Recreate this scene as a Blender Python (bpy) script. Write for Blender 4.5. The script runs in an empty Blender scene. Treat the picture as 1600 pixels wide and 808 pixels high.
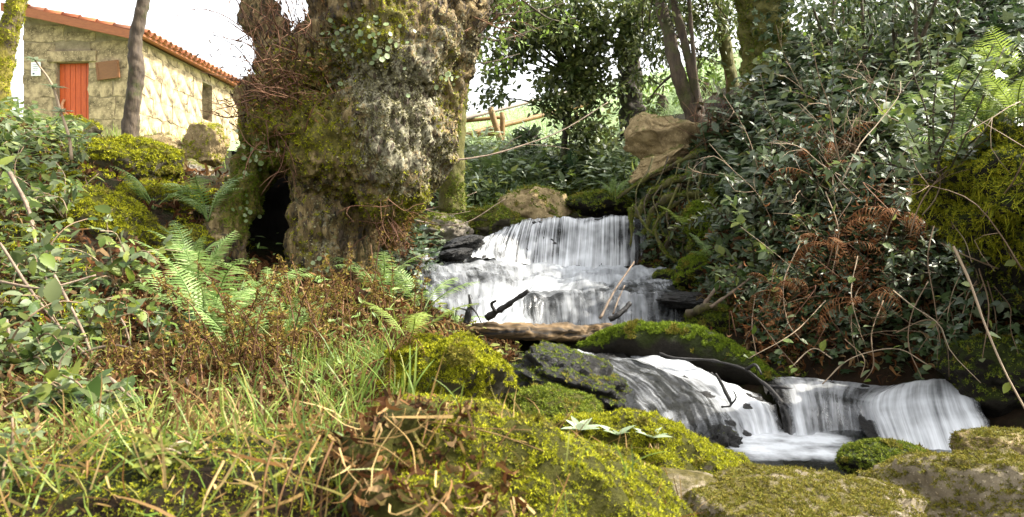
import bpy, math, random
import numpy as np
from mathutils import Vector, Matrix
from mathutils.bvhtree import BVHTree

S = bpy.context.scene
C = S.collection
rng = np.random.RandomState(7)
random.seed(7)

# ------------------------------------------------------------------ camera, sky, sun, exposure
FPX, CX, CY, CZ = 1244.0, 800.0, 404.0, 0.9
cam = bpy.data.cameras.new("camera"); camo = bpy.data.objects.new("camera", cam); C.objects.link(camo)
cam.sensor_width = 36; cam.lens = FPX / 1600 * 36; cam.clip_start = 0.05; cam.clip_end = 2000
camo.location = (0, 0, CZ); camo.rotation_euler = (math.radians(90), 0, 0)
cam.dof.use_dof = True; cam.dof.focus_distance = 5.2; cam.dof.aperture_fstop = 7.0
S.camera = camo
SUN = Vector((0.82, 0.05, 0.88)).normalized()
sl = bpy.data.lights.new("sun", 'SUN'); sl.energy = 2.7; sl.angle = math.radians(0.5); sl.color = (1.0, 0.93, 0.80)
so = bpy.data.objects.new("sun", sl); C.objects.link(so); so.rotation_euler = (-SUN).to_track_quat('-Z', 'Y').to_euler()
so.location = (6, 2, 12)
W = bpy.data.worlds.new("World"); S.world = W; W.use_nodes = True
wn = W.node_tree; bg = wn.nodes['Background']
sky = wn.nodes.new('ShaderNodeTexSky'); sky.sky_type = 'NISHITA'; sky.sun_disc = False
sky.sun_elevation = math.asin(SUN.z); sky.sun_rotation = math.atan2(SUN.x, SUN.y)
sky.dust_density = 4.0; sky.air_density = 1.0
hs = wn.nodes.new('ShaderNodeHueSaturation'); hs.inputs['Saturation'].default_value = 0.12
wn.links.new(sky.outputs[0], hs.inputs['Color']); wn.links.new(hs.outputs[0], bg.inputs[0])
bg.inputs[1].default_value = 0.15
S.view_settings.view_transform = 'Standard'; S.view_settings.look = 'None'; S.view_settings.gamma = 1
S.view_settings.exposure = 2.12
S.render.engine = 'CYCLES'
S.cycles.max_bounces = 6; S.cycles.diffuse_bounces = 3; S.cycles.glossy_bounces = 2
S.cycles.transmission_bounces = 3; S.cycles.transparent_max_bounces = 12
S.cycles.use_denoising = True
S.cycles.sample_clamp_indirect = 6
try: S.cycles.denoiser = 'OPENIMAGEDENOISE'
except Exception: pass

# ------------------------------------------------------------------ numeric helpers
def P(px, py, Y): return np.array([(px - CX) / FPX * Y, Y, CZ + (CY - py) / FPX * Y])
def proj(p):
    p = np.asarray(p); y = np.maximum(p[..., 1], 1e-3)
    return CX + FPX * p[..., 0] / y, CY - FPX * (p[..., 2] - CZ) / y
_nt = {}
def perlin(p, seed=0):
    if seed not in _nt:
        r = np.random.RandomState(seed + 1000); pm = r.permutation(256); g = r.normal(size=(256, 3))
        _nt[seed] = (np.concatenate([pm, pm, pm]), g / np.linalg.norm(g, axis=1)[:, None])
    pm, g = _nt[seed]
    p = np.asarray(p, float); i = np.floor(p).astype(int); f = p - i; i &= 255
    u = f * f * f * (f * (f * 6 - 15) + 10); out = 0
    for a in (0, 1):
        for b in (0, 1):
            for c in (0, 1):
                h = pm[pm[pm[i[:, 0] + a & 255] + i[:, 1] + b & 255] + i[:, 2] + c & 255]
                d = (g[h] * (f - np.array([a, b, c]))).sum(1)
                w = (u[:, 0] if a else 1 - u[:, 0]) * (u[:, 1] if b else 1 - u[:, 1]) * (u[:, 2] if c else 1 - u[:, 2])
                out = out + w * d
    return out * 1.5
def fbm(p, octv=4, seed=0, gain=.5):
    p = np.asarray(p, float); o = 0; a = 1.0
    for k in range(octv):
        o = o + a * perlin(p, seed + k); p = p * 2.03; a *= gain
    return o
def unit(v): return v / np.maximum(np.linalg.norm(v, axis=-1, keepdims=True), 1e-9)
def vnormals(V, F):
    n = np.cross(V[F[:, 1]] - V[F[:, 0]], V[F[:, 2]] - V[F[:, 0]]); N = np.zeros_like(V)
    for k in range(3): np.add.at(N, F[:, k], n)
    return unit(N)
def crom(a, n):
    """smooth resampling of control rows a (K, ...) to n samples"""
    a = np.asarray(a, float); K = len(a)
    if K == 2:
        t = np.linspace(0, 1, n).reshape((-1,) + (1,) * (a.ndim - 1)); return a[0] * (1 - t) + a[1] * t
    e = np.concatenate([[2 * a[0] - a[1]], a, [2 * a[-1] - a[-2]]])
    t = np.linspace(0, K - 1, n); i = np.minimum(t.astype(int), K - 2); f = (t - i).reshape((-1,) + (1,) * (a.ndim - 1))
    p0, p1, p2, p3 = e[i], e[i + 1], e[i + 2], e[i + 3]
    return .5 * (2 * p1 + (p2 - p0) * f + (2 * p0 - 5 * p1 + 4 * p2 - p3) * f ** 2 + (3 * p1 - p0 - 3 * p2 + p3) * f ** 3)
def grid_faces(nr, nc, wrap=False):
    i = np.arange(nr - 1)[:, None]; j = np.arange(nc if wrap else nc - 1)[None]
    a = i * nc + j; b = i * nc + (j + 1) % nc; c = b + nc; d = a + nc
    return np.concatenate([np.stack([a, b, c], -1).reshape(-1, 3), np.stack([a, c, d], -1).reshape(-1, 3)])
def tube(pts, rad, sides=6, n=None, noise=0., seed=0, freq=3., flat=1.0):
    pts = np.asarray(pts, float); rad = np.asarray(rad, float) * np.ones(len(pts))
    n = n or max(2, (len(pts) - 1) * 4)
    c = crom(pts, n); r = np.maximum(crom(rad, n), 1e-4)
    t = unit(np.gradient(c, axis=0)); up = np.array([0.31, 0.22, .92])
    if abs(t[0] @ up) > .93: up = np.array([1., .1, 0])
    s = unit(np.cross(t, up)); w = np.cross(s, t)
    an = np.linspace(0, 2 * np.pi, sides, endpoint=False)
    ring = np.cos(an)[None, :, None] * s[:, None] + np.sin(an)[None, :, None] * w[:, None] * flat
    V = (c[:, None] + ring * r[:, None, None]).reshape(-1, 3)
    if noise:
        q = ring.reshape(-1, 3); rr = np.repeat(r, sides)
        V = V + q * (fbm(V * freq / np.array([1, 1, 1.]), 4, seed) * noise * rr)[:, None]
    F = grid_faces(n, sides, True)
    V = np.concatenate([V, c[:1], c[-1:]]); k = len(V)
    j = np.arange(sides)
    F = np.concatenate([F, np.stack([(j + 1) % sides, j, np.full(sides, k - 2)], -1),
                        np.stack([(n - 1) * sides + j, (n - 1) * sides + (j + 1) % sides, np.full(sides, k - 1)], -1)])
    return V, F[:, ::-1]
def join(parts):
    Vs, Fs, o = [], [], 0
    for V, F in parts: Vs.append(V); Fs.append(F + o); o += len(V)
    return np.concatenate(Vs), np.concatenate(Fs)
def box(x0, x1, y0, y1, z0, z1):
    V = np.array([[x, y, z] for x in (x0, x1) for y in (y0, y1) for z in (z0, z1)], float)
    F = np.array([[0, 1, 3], [0, 3, 2], [4, 6, 7], [4, 7, 5], [0, 4, 5], [0, 5, 1], [2, 3, 7], [2, 7, 6], [0, 2, 6], [0, 6, 4], [1, 5, 7], [1, 7, 3]])
    return V, F
def basis(d, n):
    x = unit(d); y = unit(np.cross(n, x)); z = np.cross(x, y)
    return np.stack([x, y, z], -1)
def inst(T, pos, R, s):
    tv, tf = T; N = len(pos); s = np.asarray(s, float)
    if s.ndim == 1: s = s[:, None]
    V = np.einsum('nij,nkj->nki', R, tv[None] * s[:, None, :]) + pos[:, None]
    F = tf[None] + (np.arange(N) * len(tv))[:, None, None]
    return V.reshape(-1, 3), F.reshape(-1, 3)
def inpoly(px, py, poly):
    poly = np.asarray(poly, float); r = np.zeros(len(px), bool); j = len(poly) - 1
    for i in range(len(poly)):
        xi, yi = poly[i]; xj, yj = poly[j]
        c = ((yi > py) != (yj > py)) & (px < (xj - xi) * (py - yi) / (yj - yi + 1e-12) + xi); r ^= c; j = i
    return r
_ico = {}
def ico(sub):
    if sub not in _ico:
        import bmesh
        b = bmesh.new(); bmesh.ops.create_icosphere(b, subdivisions=sub, radius=1)
        b.verts.ensure_lookup_table()
        _ico[sub] = (np.array([v.co[:] for v in b.verts]), np.array([[v.index for v in f.verts] for f in b.faces])); b.free()
    return _ico[sub]

# ------------------------------------------------------------------ object helpers
def mesh(name, V, F, mat, smooth=True, uv=None, attrs=None):
    me = bpy.data.meshes.new(name); V = np.asarray(V, np.float32); F = np.asarray(F, np.int32)
    me.vertices.add(len(V)); me.vertices.foreach_set('co', V.ravel())
    me.loops.add(F.size); me.loops.foreach_set('vertex_index', F.ravel())
    me.polygons.add(len(F)); me.polygons.foreach_set('loop_start', np.arange(0, F.size, 3, dtype=np.int32))
    me.update(calc_edges=True)
    me.polygons.foreach_set('use_smooth', np.full(len(F), smooth))
    if uv is not None:
        l = me.uv_layers.new(name='UVMap'); l.data.foreach_set('uv', np.asarray(uv, np.float32)[F.ravel()].ravel())
    for k, a in (attrs or {}).items():
        at = me.attributes.new(k, 'FLOAT', 'POINT'); at.data.foreach_set('value', np.asarray(a, np.float32))
    if mat: me.materials.append(mat)
    return me
def link(name, me, parent=None, loc=None):
    o = bpy.data.objects.new(name, me); C.objects.link(o)
    if parent: o.parent = parent
    if loc is not None: o.location = loc
    return o
def tag(o, label=None, cat=None, group=None, kind=None):
    for k, v in (('label', label), ('category', cat), ('group', group), ('kind', kind)):
        if v: o[k] = v
    return o
def thing(name, label, cat, loc, group=None):
    o = link(name, None, None, loc); o.empty_display_size = .1
    return tag(o, label, cat, group)
def part(name, VF, mat, parent, smooth=True, kind=None, label=None, **kw):
    """mesh child; VF in world coordinates, parent is an unrotated Empty or mesh"""
    V, F = VF; off = np.zeros(3); p = parent
    while p is not None: off += np.array(p.location); p = p.parent
    o = link(name, mesh(name, V - off, F, mat, smooth, **kw), parent)
    return tag(o, label, None, None, kind)
def solo(name, VF, mat, label, cat, group=None, kind=None, smooth=True, **kw):
    V, F = VF; b = np.array([V[:, 0].mean(), V[:, 1].mean(), V[:, 2].min()])
    o = link(name, mesh(name, V - b, F, mat, smooth, **kw), None, b)
    return tag(o, label, cat, group, kind)
SOLID = []
def solid(VF): SOLID.append(VF)

# ------------------------------------------------------------------ materials
def newmat(name):
    m = bpy.data.materials.new(name); m.use_nodes = True; n = m.node_tree
    b = n.nodes['Principled BSDF']; return m, n, b
def N(n, t, **kw):
    x = n.nodes.new('ShaderNode' + t)
    for k, v in kw.items(): setattr(x, k, v)
    return x
def ramp(n, src, stops):
    r = N(n, 'ValToRGB'); e = r.color_ramp.elements
    while len(e) < len(stops): e.new(.5)
    for x, (p, c) in zip(e, stops): x.position = p; x.color = tuple(c) + (1,) if len(c) == 3 else c
    n.links.new(src, r.inputs[0]); return r.outputs[0]
def noise(n, scale, detail=5, rough=.6, vec=None):
    t = N(n, 'TexNoise'); t.inputs['Scale'].default_value = scale; t.inputs['Detail'].default_value = detail
    t.inputs['Roughness'].default_value = rough
    if vec is None: vec = N(n, 'TexCoord').outputs['Object']
    n.links.new(vec, t.inputs['Vector']); return t.outputs['Fac']
def mixc(n, f, a, b):
    m = N(n, 'MixRGB')
    for s, i in ((f, 0), (a, 1), (b, 2)):
        if hasattr(s, 'is_linked') or hasattr(s, 'links'): n.links.new(s, m.inputs[i])
        elif i == 0: m.inputs[0].default_value = s
        else: m.inputs[i].default_value = tuple(s) + (1,)
    return m.outputs[0]
def math_(n, op, a, b=None, clamp=False):
    m = N(n, 'Math', operation=op, use_clamp=clamp)
    for s, i in ((a, 0), (b, 1)):
        if s is None: continue
        if isinstance(s, (int, float)): m.inputs[i].default_value = s
        else: n.links.new(s, m.inputs[i])
    return m.outputs[0]
def bump(n, b, h, strength=.5, dist=.02):
    x = N(n, 'Bump'); x.inputs['Strength'].default_value = strength; x.inputs['Distance'].default_value = dist
    n.links.new(h, x.inputs['Height']); n.links.new(x.outputs[0], b.inputs['Normal'])
def rnd(n):
    g = N(n, 'NewGeometry'); o = N(n, 'ObjectInfo')
    return math_(n, 'FRACT', math_(n, 'ADD', g.outputs['Random Per Island'], o.outputs['Random']))
def leafmat(name, cols, rough=.4, trans=.3, spec=.5):
    m, n, b = newmat(name); r = rnd(n); k = len(cols)
    c = ramp(n, r, [(i / max(k - 1, 1), c) for i, c in enumerate(cols)])
    n.links.new(c, b.inputs['Base Color']); b.inputs['Roughness'].default_value = rough
    b.inputs['Specular IOR Level'].default_value = spec
    t = N(n, 'BsdfTranslucent'); n.links.new(c, t.inputs[0])
    ms = N(n, 'MixShader'); ms.inputs[0].default_value = trans
    n.links.new(b.outputs[0], ms.inputs[1]); n.links.new(t.outputs[0], ms.inputs[2])
    n.links.new(ms.outputs[0], n.nodes['Material Output'].inputs[0]); return m
def barkmat(name, c0, c1, moss=None, scale=14, mossamt=.5, bstr=.8, zs=.25):
    m, n, b = newmat(name); tc = N(n, 'TexCoord'); mp = N(n, 'Mapping'); mp.inputs['Scale'].default_value = (1, 1, zs)
    n.links.new(tc.outputs['Object'], mp.inputs[0])
    f = noise(n, scale, 8, .7, mp.outputs[0]); c = ramp(n, f, [(.32, c0), (.68, c1)])
    if moss:
        k = ramp(n, noise(n, 3.2, 6, .65), [(.56 - mossamt * .3, (0, 0, 0)), (.66 - mossamt * .3, (1, 1, 1))])
        c = mixc(n, k, c, ramp(n, noise(n, 40, 3), [(.3, [x * .5 for x in moss]), (.7, moss)]))
    n.links.new(c, b.inputs['Base Color']); b.inputs['Roughness'].default_value = .85
    bump(n, b, f, bstr, .03); return m
def rockmat(name, c0, c1, moss=None, lo=.2, hi=.5, rough=.8, scale=6, speck=True):
    m, n, b = newmat(name)
    f = noise(n, scale, 10, .7); c = ramp(n, f, [(.3, c0), (.7, c1)])
    if speck:
        k = ramp(n, noise(n, scale * 14, 3), [(.62, (0, 0, 0)), (.7, (1, 1, 1))])
        c = mixc(n, k, c, [min(1, x * 1.5 + .03) for x in c1])
    if moss:
        g = N(n, 'NewGeometry'); sp = N(n, 'SeparateXYZ'); n.links.new(g.outputs['Normal'], sp.inputs[0])
        h = math_(n, 'ADD', sp.outputs[2], math_(n, 'MULTIPLY', math_(n, 'SUBTRACT', noise(n, 5, 7, .7), .5), 1.8))
        k = ramp(n, h, [(lo, (0, 0, 0)), (hi, (1, 1, 1))])
        mc = ramp(n, noise(n, 45, 6, .7), [(.3, [x * .35 for x in moss]), (.7, moss)])
        c = mixc(n, k, c, mc)
    n.links.new(c, b.inputs['Base Color']); b.inputs['Roughness'].default_value = rough; b.inputs['Specular IOR Level'].default_value = .28 if rough < .5 else .15
    bump(n, b, noise(n, scale * 5, 8, .75), .8, .03); return m
def plain(name, c0, c1, scale=20, rough=.7, bs=.3, stretch=None):
    m, n, b = newmat(name); v = None
    if stretch:
        mp = N(n, 'Mapping'); mp.inputs['Scale'].default_value = stretch
        n.links.new(N(n, 'TexCoord').outputs['Object'], mp.inputs[0]); v = mp.outputs[0]
    f = noise(n, scale, 6, .65, v); n.links.new(ramp(n, f, [(.3, c0), (.7, c1)]), b.inputs['Base Color'])
    b.inputs['Roughness'].default_value = rough; bump(n, b, f, bs, .01); return m

def plain2(name, c0, c1, scale, rough, bs, stretch):
    m = plain(name, c0, c1, scale, rough, bs, stretch)
    for x in m.node_tree.nodes:
        if x.type == 'VALTORGB': x.color_ramp.elements[0].position = .40; x.color_ramp.elements[1].position = .60
    return m
M = {}
MOSSY = (.24, .21, .015); MOSSG = (.085, .12, .012)
M['ground'] = rockmat('forest_soil', (.006, .004, .0025), (.034, .020, .009), (.025, .03, .006), .75, 1.1, .95, 9, False)
M['field'] = rockmat('meadow', (.17, .24, .10), (.28, .36, .18), None, rough=.9, scale=2)
M['rock'] = rockmat('grey_rock', (.09, .075, .055), (.32, .28, .22), (.11, .11, .012), .45, .8)
M['rockmoss'] = rockmat('mossy_rock', (.03, .026, .015), (.11, .095, .06), (.06, .058, .006), -.9, -.1, speck=False)
M['rocktan'] = rockmat('tan_rock', (.09, .06, .025), (.46, .35, .18), (.11, .12, .02), .75, 1.1)
M['rockpale'] = rockmat('pale_rock', (.10, .08, .05), (.33, .27, .18), (.11, .09, .02), .75, 1.15)
M['rockwet'] = rockmat('wet_rock', (.003, .003, .003), (.018, .016, .013), (.03, .04, .006), 1.0, 1.4, .38, 9, False)
M['rockgreen'] = rockmat('green_mossy_rock', (.006, .005, .004), (.024, .020, .013), (.030, .04, .006), -.2, .3, .7, speck=False)
M['moss_y'] = leafmat('moss_yellow', [(.03, .03, .004), (.17, .185, .008), (.36, .355, .010), (.18, .17, .010), (.29, .30, .009), (.11, .13, .008), (.45, .43, .016), (.26, .27, .008)], .8, .25, .2)
M['moss_o'] = leafmat('moss_olive', [(.06, .08, .008), (.20, .22, .014), (.33, .34, .02), (.42, .38, .025), (.12, .16, .012)], .8, .3, .2)
M['moss_bright'] = leafmat('moss_bright', [(.05, .08, .008), (.13, .19, .012), (.19, .25, .016), (.10, .14, .01)], .8, .3, .2)
M['moss_b'] = leafmat('moss_brown', [(.05, .045, .010), (.14, .115, .018), (.22, .18, .025), (.10, .11, .012), (.18, .17, .02)], .85, .2, .2)
M['moss_g'] = leafmat('moss_green', [(.03, .045, .006), (.10, .14, .012), (.17, .20, .016), (.07, .11, .01), (.22, .22, .02)], .8, .25, .2)
M['bark'] = None
M['barkdark'] = barkmat('dark_bark', (.012, .009, .006), (.06, .045, .03), (.05, .06, .012), 16, .2)
M['barkthin'] = barkmat('brown_bark', (.025, .016, .009), (.10, .07, .04), (.06, .06, .012), 18, .15)
M['barkmoss'] = barkmat('mossy_bark', (.03, .022, .01), (.11, .085, .04), (.11, .10, .012), 16, .9)
M['barkyellow'] = barkmat('yellow_moss_bark', (.03, .022, .01), (.14, .10, .05), (.22, .18, .015), 16, .5)
M['root'] = barkmat('root_bark', (.016, .012, .006), (.09, .065, .03), (.10, .095, .010), 18, .45)
M['log'] = plain2('log_wood', (.004, .003, .002), (.15, .092, .036), 22, .8, .9, (.10, 1.2, 1.2))
M['stick'] = plain('pale_stick', (.08, .055, .035), (.25, .18, .12), 30, .8)
M['stickdark'] = plain('dark_stick', (.003, .002, .002), (.012, .009, .006), 40, .65, .8)
M['twig'] = leafmat('dry_twig', [(.05, .022, .013), (.11, .05, .028), (.2, .11, .06)], .8, 0, .2)
M['vine'] = leafmat('vine_stem', [(.09, .055, .03), (.22, .15, .09), (.30, .23, .15)], .7, 0, .3)
M['laurel'] = leafmat('laurel_leaf', [(.022, .04, .014), (.05, .075, .03), (.10, .125, .07), (.06, .095, .022), (.03, .05, .015), (.13, .15, .08), (.09, .11, .02), (.04, .035, .015)], .45, .28, .55)
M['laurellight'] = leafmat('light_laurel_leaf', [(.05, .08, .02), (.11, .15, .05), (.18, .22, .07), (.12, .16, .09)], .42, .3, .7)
M['bramble'] = leafmat('bramble_leaf', [(.04, .075, .015), (.09, .13, .04), (.17, .2, .10), (.11, .17, .02), (.22, .25, .045), (.13, .16, .08), (.05, .09, .015)], .48, .4, .4)
M['herb'] = leafmat('herb_leaf', [(.14, .17, .02), (.24, .26, .04), (.10, .15, .025), (.3, .28, .07)], .5, .4, .4)
M['ivy'] = leafmat('ivy_leaf', [(.015, .035, .010), (.035, .065, .018), (.07, .11, .035), (.05, .07, .03), (.10, .12, .06)], .42, .2, .55)
M['canopy'] = leafmat('canopy_leaf', [(.025, .045, .012), (.07, .10, .022), (.13, .17, .035), (.08, .095, .04), (.2, .22, .06), (.05, .06, .02)], .45, .35, .5)
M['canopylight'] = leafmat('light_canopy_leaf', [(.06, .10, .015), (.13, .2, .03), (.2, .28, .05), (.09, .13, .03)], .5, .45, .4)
M['fern'] = leafmat('fern_green', [(.12, .20, .045), (.20, .30, .08), (.30, .38, .14)], .5, .4, .35)
M['ferndark'] = leafmat('fern_dark', [(.03, .075, .03), (.06, .12, .05)], .45, .35, .4)
M['fernyellow'] = leafmat('fern_yellow_green', [(.16, .22, .03), (.26, .32, .07)], .5, .45, .35)
M['ferndead'] = leafmat('fern_dead', [(.045, .024, .010), (.10, .05, .018), (.16, .09, .03), (.09, .06, .018)], .85, .2, .1)
M['fernrust'] = leafmat('fern_rust', [(.045, .018, .008), (.12, .045, .015), (.17, .075, .028), (.24, .14, .07)], .85, .25, .1)
M['ochre'] = leafmat('ochre_frond', [(.10, .07, .012), (.18, .13, .025), (.24, .18, .04), (.12, .10, .015)], .85, .3, .1)
M['litter'] = leafmat('dead_litter', [(.02, .010, .005), (.06, .024, .009), (.11, .045, .015), (.03, .016, .008), (.17, .085, .03), (.04, .022, .012), (.26, .17, .08), (.06, .05, .010)], .85, .2, .1)
M['grass'] = leafmat('grass_blade', [(.07, .13, .015), (.14, .21, .03), (.23, .29, .05), (.12, .18, .04), (.28, .26, .05)], .5, .4, .35)
M['meadowgrass'] = leafmat('meadow_grass', [(.18, .26, .09), (.28, .36, .16), (.36, .43, .24)], .6, .4, .2)
M['straw'] = leafmat('straw', [(.14, .075, .022), (.26, .16, .05), (.46, .33, .14), (.2, .10, .03), (.09, .045, .018), (.16, .14, .03)], .7, .3, .25)
M['penny'] = leafmat('pennywort_leaf', [(.20, .27, .10), (.36, .42, .22), (.15, .22, .06)], .45, .3, .5)
M['rosette'] = leafmat('rosette_leaf', [(.16, .22, .10), (.34, .40, .26), (.24, .30, .18)], .4, .3, .5)
M['lichen'] = leafmat('lichen_scale', [(.03, .026, .012), (.20, .175, .09), (.38, .35, .21), (.13, .12, .04), (.28, .26, .14), (.07, .065, .02)], .9, .0, .1)
M['hollowshade'] = plain('hollow_shade', (.004, .003, .002), (.014, .010, .006), 12, .95, .8)  # near-black colour stands in for the shade inside the tree hollow
M['door'] = plain('door_paint', (.34, .045, .007), (.56, .095, .012), 14, .55, .2, (6, 6, .6))
M['fascia'] = plain('fascia_wood', (.20, .06, .02), (.34, .11, .035), 12, .6, .2, (.6, 4, 4))
M['tile'] = leafmat('roof_tile', [(.20, .06, .025), (.32, .11, .045), (.26, .09, .04), (.16, .07, .04)], .75, 0, .2)
M['plaque'] = plain('plaque_wood', (.13, .055, .018), (.22, .09, .03), 12, .6, .3, (1, 1, 8))
M['paper'] = plain('white_sheet', (.72, .73, .74), (.8, .8, .8), 30, .5, .05)
M['ink'] = plain('dark_print', (.03, .03, .06), (.05, .05, .09), 30, .5, .0)
M['fence'] = plain('fence_wood', (.11, .06, .014), (.25, .145, .036), 14, .7, .3, (1, 1, 1))
M['fencegrey'] = plain('grey_rail_wood', (.16, .13, .10), (.28, .23, .18), 14, .7, .3)
M['mortar'] = rockmat('mortar', (.14, .108, .07), (.36, .285, .19), None, rough=.9, scale=4)
M['stone'] = rockmat('wall_stone', (.10, .075, .045), (.45, .34, .205), None, rough=.9, scale=2.6)
for x in M['stone'].node_tree.nodes:
    if x.type == 'VALTORGB' and x.color_ramp.elements[0].position < .35: x.color_ramp.elements[0].position = .40; x.color_ramp.elements[1].position = .60
for x in M['stone'].node_tree.nodes:
    if x.type == 'BUMP': x.inputs['Strength'].default_value = .35; x.inputs['Distance'].default_value = .012
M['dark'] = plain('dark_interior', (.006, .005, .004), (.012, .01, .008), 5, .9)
M['metal'] = plain('worn_handle', (.35, .14, .06), (.45, .2, .09), 20, .45)

def mainbark():
    m, n, b = newmat('old_bark'); tc = N(n, 'TexCoord'); mp = N(n, 'Mapping'); mp.inputs['Scale'].default_value = (1, 1, .2)
    n.links.new(tc.outputs['Object'], mp.inputs[0])
    f = noise(n, 15, 9, .72, mp.outputs[0]); f2 = noise(n, 38, 6, .7)
    c = ramp(n, f, [(.38, (.008, .006, .003)), (.5, (.14, .095, .035)), (.64, (.34, .25, .11))])
    la = N(n, 'Attribute', attribute_name='lichen').outputs['Fac']; ma = N(n, 'Attribute', attribute_name='moss').outputs['Fac']
    k = ramp(n, math_(n, 'ADD', la, math_(n, 'MULTIPLY', math_(n, 'SUBTRACT', math_(n, 'ADD', math_(n, 'MULTIPLY', f2, .5), math_(n, 'MULTIPLY', noise(n, 7, 6, .7), .5)), .5), 3.2)), [(.46, (0, 0, 0)), (.62, (1, 1, 1))])
    c = mixc(n, k, c, ramp(n, noise(n, 60, 4), [(.3, (.05, .042, .02)), (.7, (.36, .33, .21))]))
    k = ramp(n, math_(n, 'ADD', ma, math_(n, 'MULTIPLY', math_(n, 'SUBTRACT', noise(n, 9, 7, .7), .5), 1.6)), [(.45, (0, 0, 0)), (.6, (1, 1, 1))])
    c = mixc(n, k, c, ramp(n, noise(n, 50, 4), [(.3, (.05, .045, .008)), (.7, (.17, .14, .016))]))
    n.links.new(c, b.inputs['Base Color']); b.inputs['Roughness'].default_value = .9
    bump(n, b, math_(n, 'ADD', f, math_(n, 'MULTIPLY', f2, .5)), .9, .03); return m
M['bark'] = mainbark()

def watermat(name, k=1.1, *a_, **k_):
    m = watermat_(name, k, *a_, **k_)
    if name.startswith('silky'):
        for x in m.node_tree.nodes:
            if x.type == 'TEX_NOISE': x.inputs['Distortion'].default_value = .5
            if x.type == 'BSDF_PRINCIPLED' and x.inputs['Base Color'].default_value[0] > .5: x.inputs['Base Color'].default_value = (.62, .645, .67, 1)
            if x.type == 'BSDF_TRANSLUCENT': x.inputs[0].default_value = (.62, .645, .67, 1)
    return m
def watermat_(name, k=1.1, sx=16, sy=1.1, lo=.38, hi=.72, grey=(.02, .022, .022), alpha=.42):
    m, n, b = newmat(name); uv = N(n, 'TexCoord').outputs['UV']
    mp = N(n, 'Mapping'); mp.inputs['Scale'].default_value = (sx, sy, 1); n.links.new(uv, mp.inputs[0])
    mp2 = N(n, 'Mapping'); mp2.inputs['Scale'].default_value = (sx * 3.3, sy * 1.3, 1); n.links.new(uv, mp2.inputs[0])
    s = noise(n, 1.0, 5, .6, mp.outputs[0]); s2 = noise(n, 1.0, 4, .6, mp2.outputs[0])
    big = noise(n, 3.5, 3, .5, uv)
    sm = math_(n, 'ADD', math_(n, 'ADD', math_(n, 'MULTIPLY', s, .55), math_(n, 'MULTIPLY', s2, .45)), math_(n, 'MULTIPLY', math_(n, 'SUBTRACT', big, .5), .45))
    fo = N(n, 'Attribute', attribute_name='foam').outputs['Fac']; fd = N(n, 'Attribute', attribute_name='fade').outputs['Fac']
    v = math_(n, 'ADD', fo, math_(n, 'MULTIPLY', math_(n, 'SUBTRACT', sm, .5), k * 2))
    f = ramp(n, v, [(lo, (0, 0, 0)), (hi, (1, 1, 1))])
    b.inputs['Base Color'].default_value = grey + (1,); b.inputs['Roughness'].default_value = .18
    b.inputs['Alpha'].default_value = alpha; b.inputs['Specular IOR Level'].default_value = .35
    w = N(n, 'BsdfPrincipled'); w.inputs['Base Color'].default_value = (.80, .82, .84, 1); w.inputs['Roughness'].default_value = .45
    t = N(n, 'BsdfTranslucent'); t.inputs[0].default_value = (.8, .83, .87, 1)
    mw = N(n, 'MixShader'); mw.inputs[0].default_value = .3
    n.links.new(w.outputs[0], mw.inputs[1]); n.links.new(t.outputs[0], mw.inputs[2])
    ms = N(n, 'MixShader'); n.links.new(f, ms.inputs[0]); n.links.new(b.outputs[0], ms.inputs[1]); n.links.new(mw.outputs[0], ms.inputs[2])
    fk = ramp(n, math_(n, 'ADD', fd, math_(n, 'MULTIPLY', math_(n, 'SUBTRACT', s, .5), .9)), [(.25, (0, 0, 0)), (.75, (1, 1, 1))])
    tr = N(n, 'BsdfTransparent'); mf = N(n, 'MixShader'); n.links.new(fk, mf.inputs[0]); n.links.new(tr.outputs[0], mf.inputs[1]); n.links.new(ms.outputs[0], mf.inputs[2]); ms = mf
    x = N(n, 'Bump'); x.inputs['Strength'].default_value = .2; x.inputs['Distance'].default_value = .012
    n.links.new(sm, x.inputs['Height']); n.links.new(x.outputs[0], b.inputs['Normal']); n.links.new(x.outputs[0], w.inputs['Normal'])
    n.links.new(ms.outputs[0], n.nodes['Material Output'].inputs[0]); return m
M['fall'] = watermat('falling_water', 1.5, 22, .7, .14, 1.02)
M['flow'] = watermat('flowing_water', .95, 10, 1.0, .16, 1.1)
M['fan'] = watermat('fan_water', 1.2, 17, .7, .05, .95)
M['silk'] = watermat('silky_water', .85, 8, 1.4, .12, 1.1)
M['pool'] = watermat('pool_water', .8, 4, 7, .35, 1.15, (.010, .012, .011), .8)

# ------------------------------------------------------------------ leaf templates (length 1 along +X, normal +Z)
def leaf_t(w=.36, fold=.10, curl=.15, tw=0):
    xs = [0, .12, .38, .7, 1.0]; ws = [.02, .6, 1.0, .62, .01]; V = []; F = []
    for x, q in zip(xs, ws):
        z = -curl * x * x; h = w * q * .5
        V += [[x, h, z + fold * q * .5], [x, 0, z], [x, -h, z + fold * q * .5]]
    for i in range(4):
        a = i * 3
        for s in (0, 1):
            p, q_ = a + s, a + s + 1
            F += [[p, p + 3, q_ + 3], [p, q_ + 3, q_]]
    return np.array(V, float), np.array(F)[:, ::-1]
def small_leaf_t(w=.42, fold=.1, curl=.12):
    V = np.array([[0, 0, 0], [.35, w / 2, fold * .5 - curl * .12], [.35, 0, -curl * .12], [.35, -w / 2, fold * .5 - curl * .12],
                  [.75, w * .32, fold * .3 - curl * .55], [.75, 0, -curl * .55], [.75, -w * .32, fold * .3 - curl * .55], [1, 0, -curl]])
    F = np.array([[0, 2, 1], [0, 3, 2], [1, 2, 5], [1, 5, 4], [2, 3, 6], [2, 6, 5], [4, 5, 7], [5, 6, 7]])
    return V, F
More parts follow.
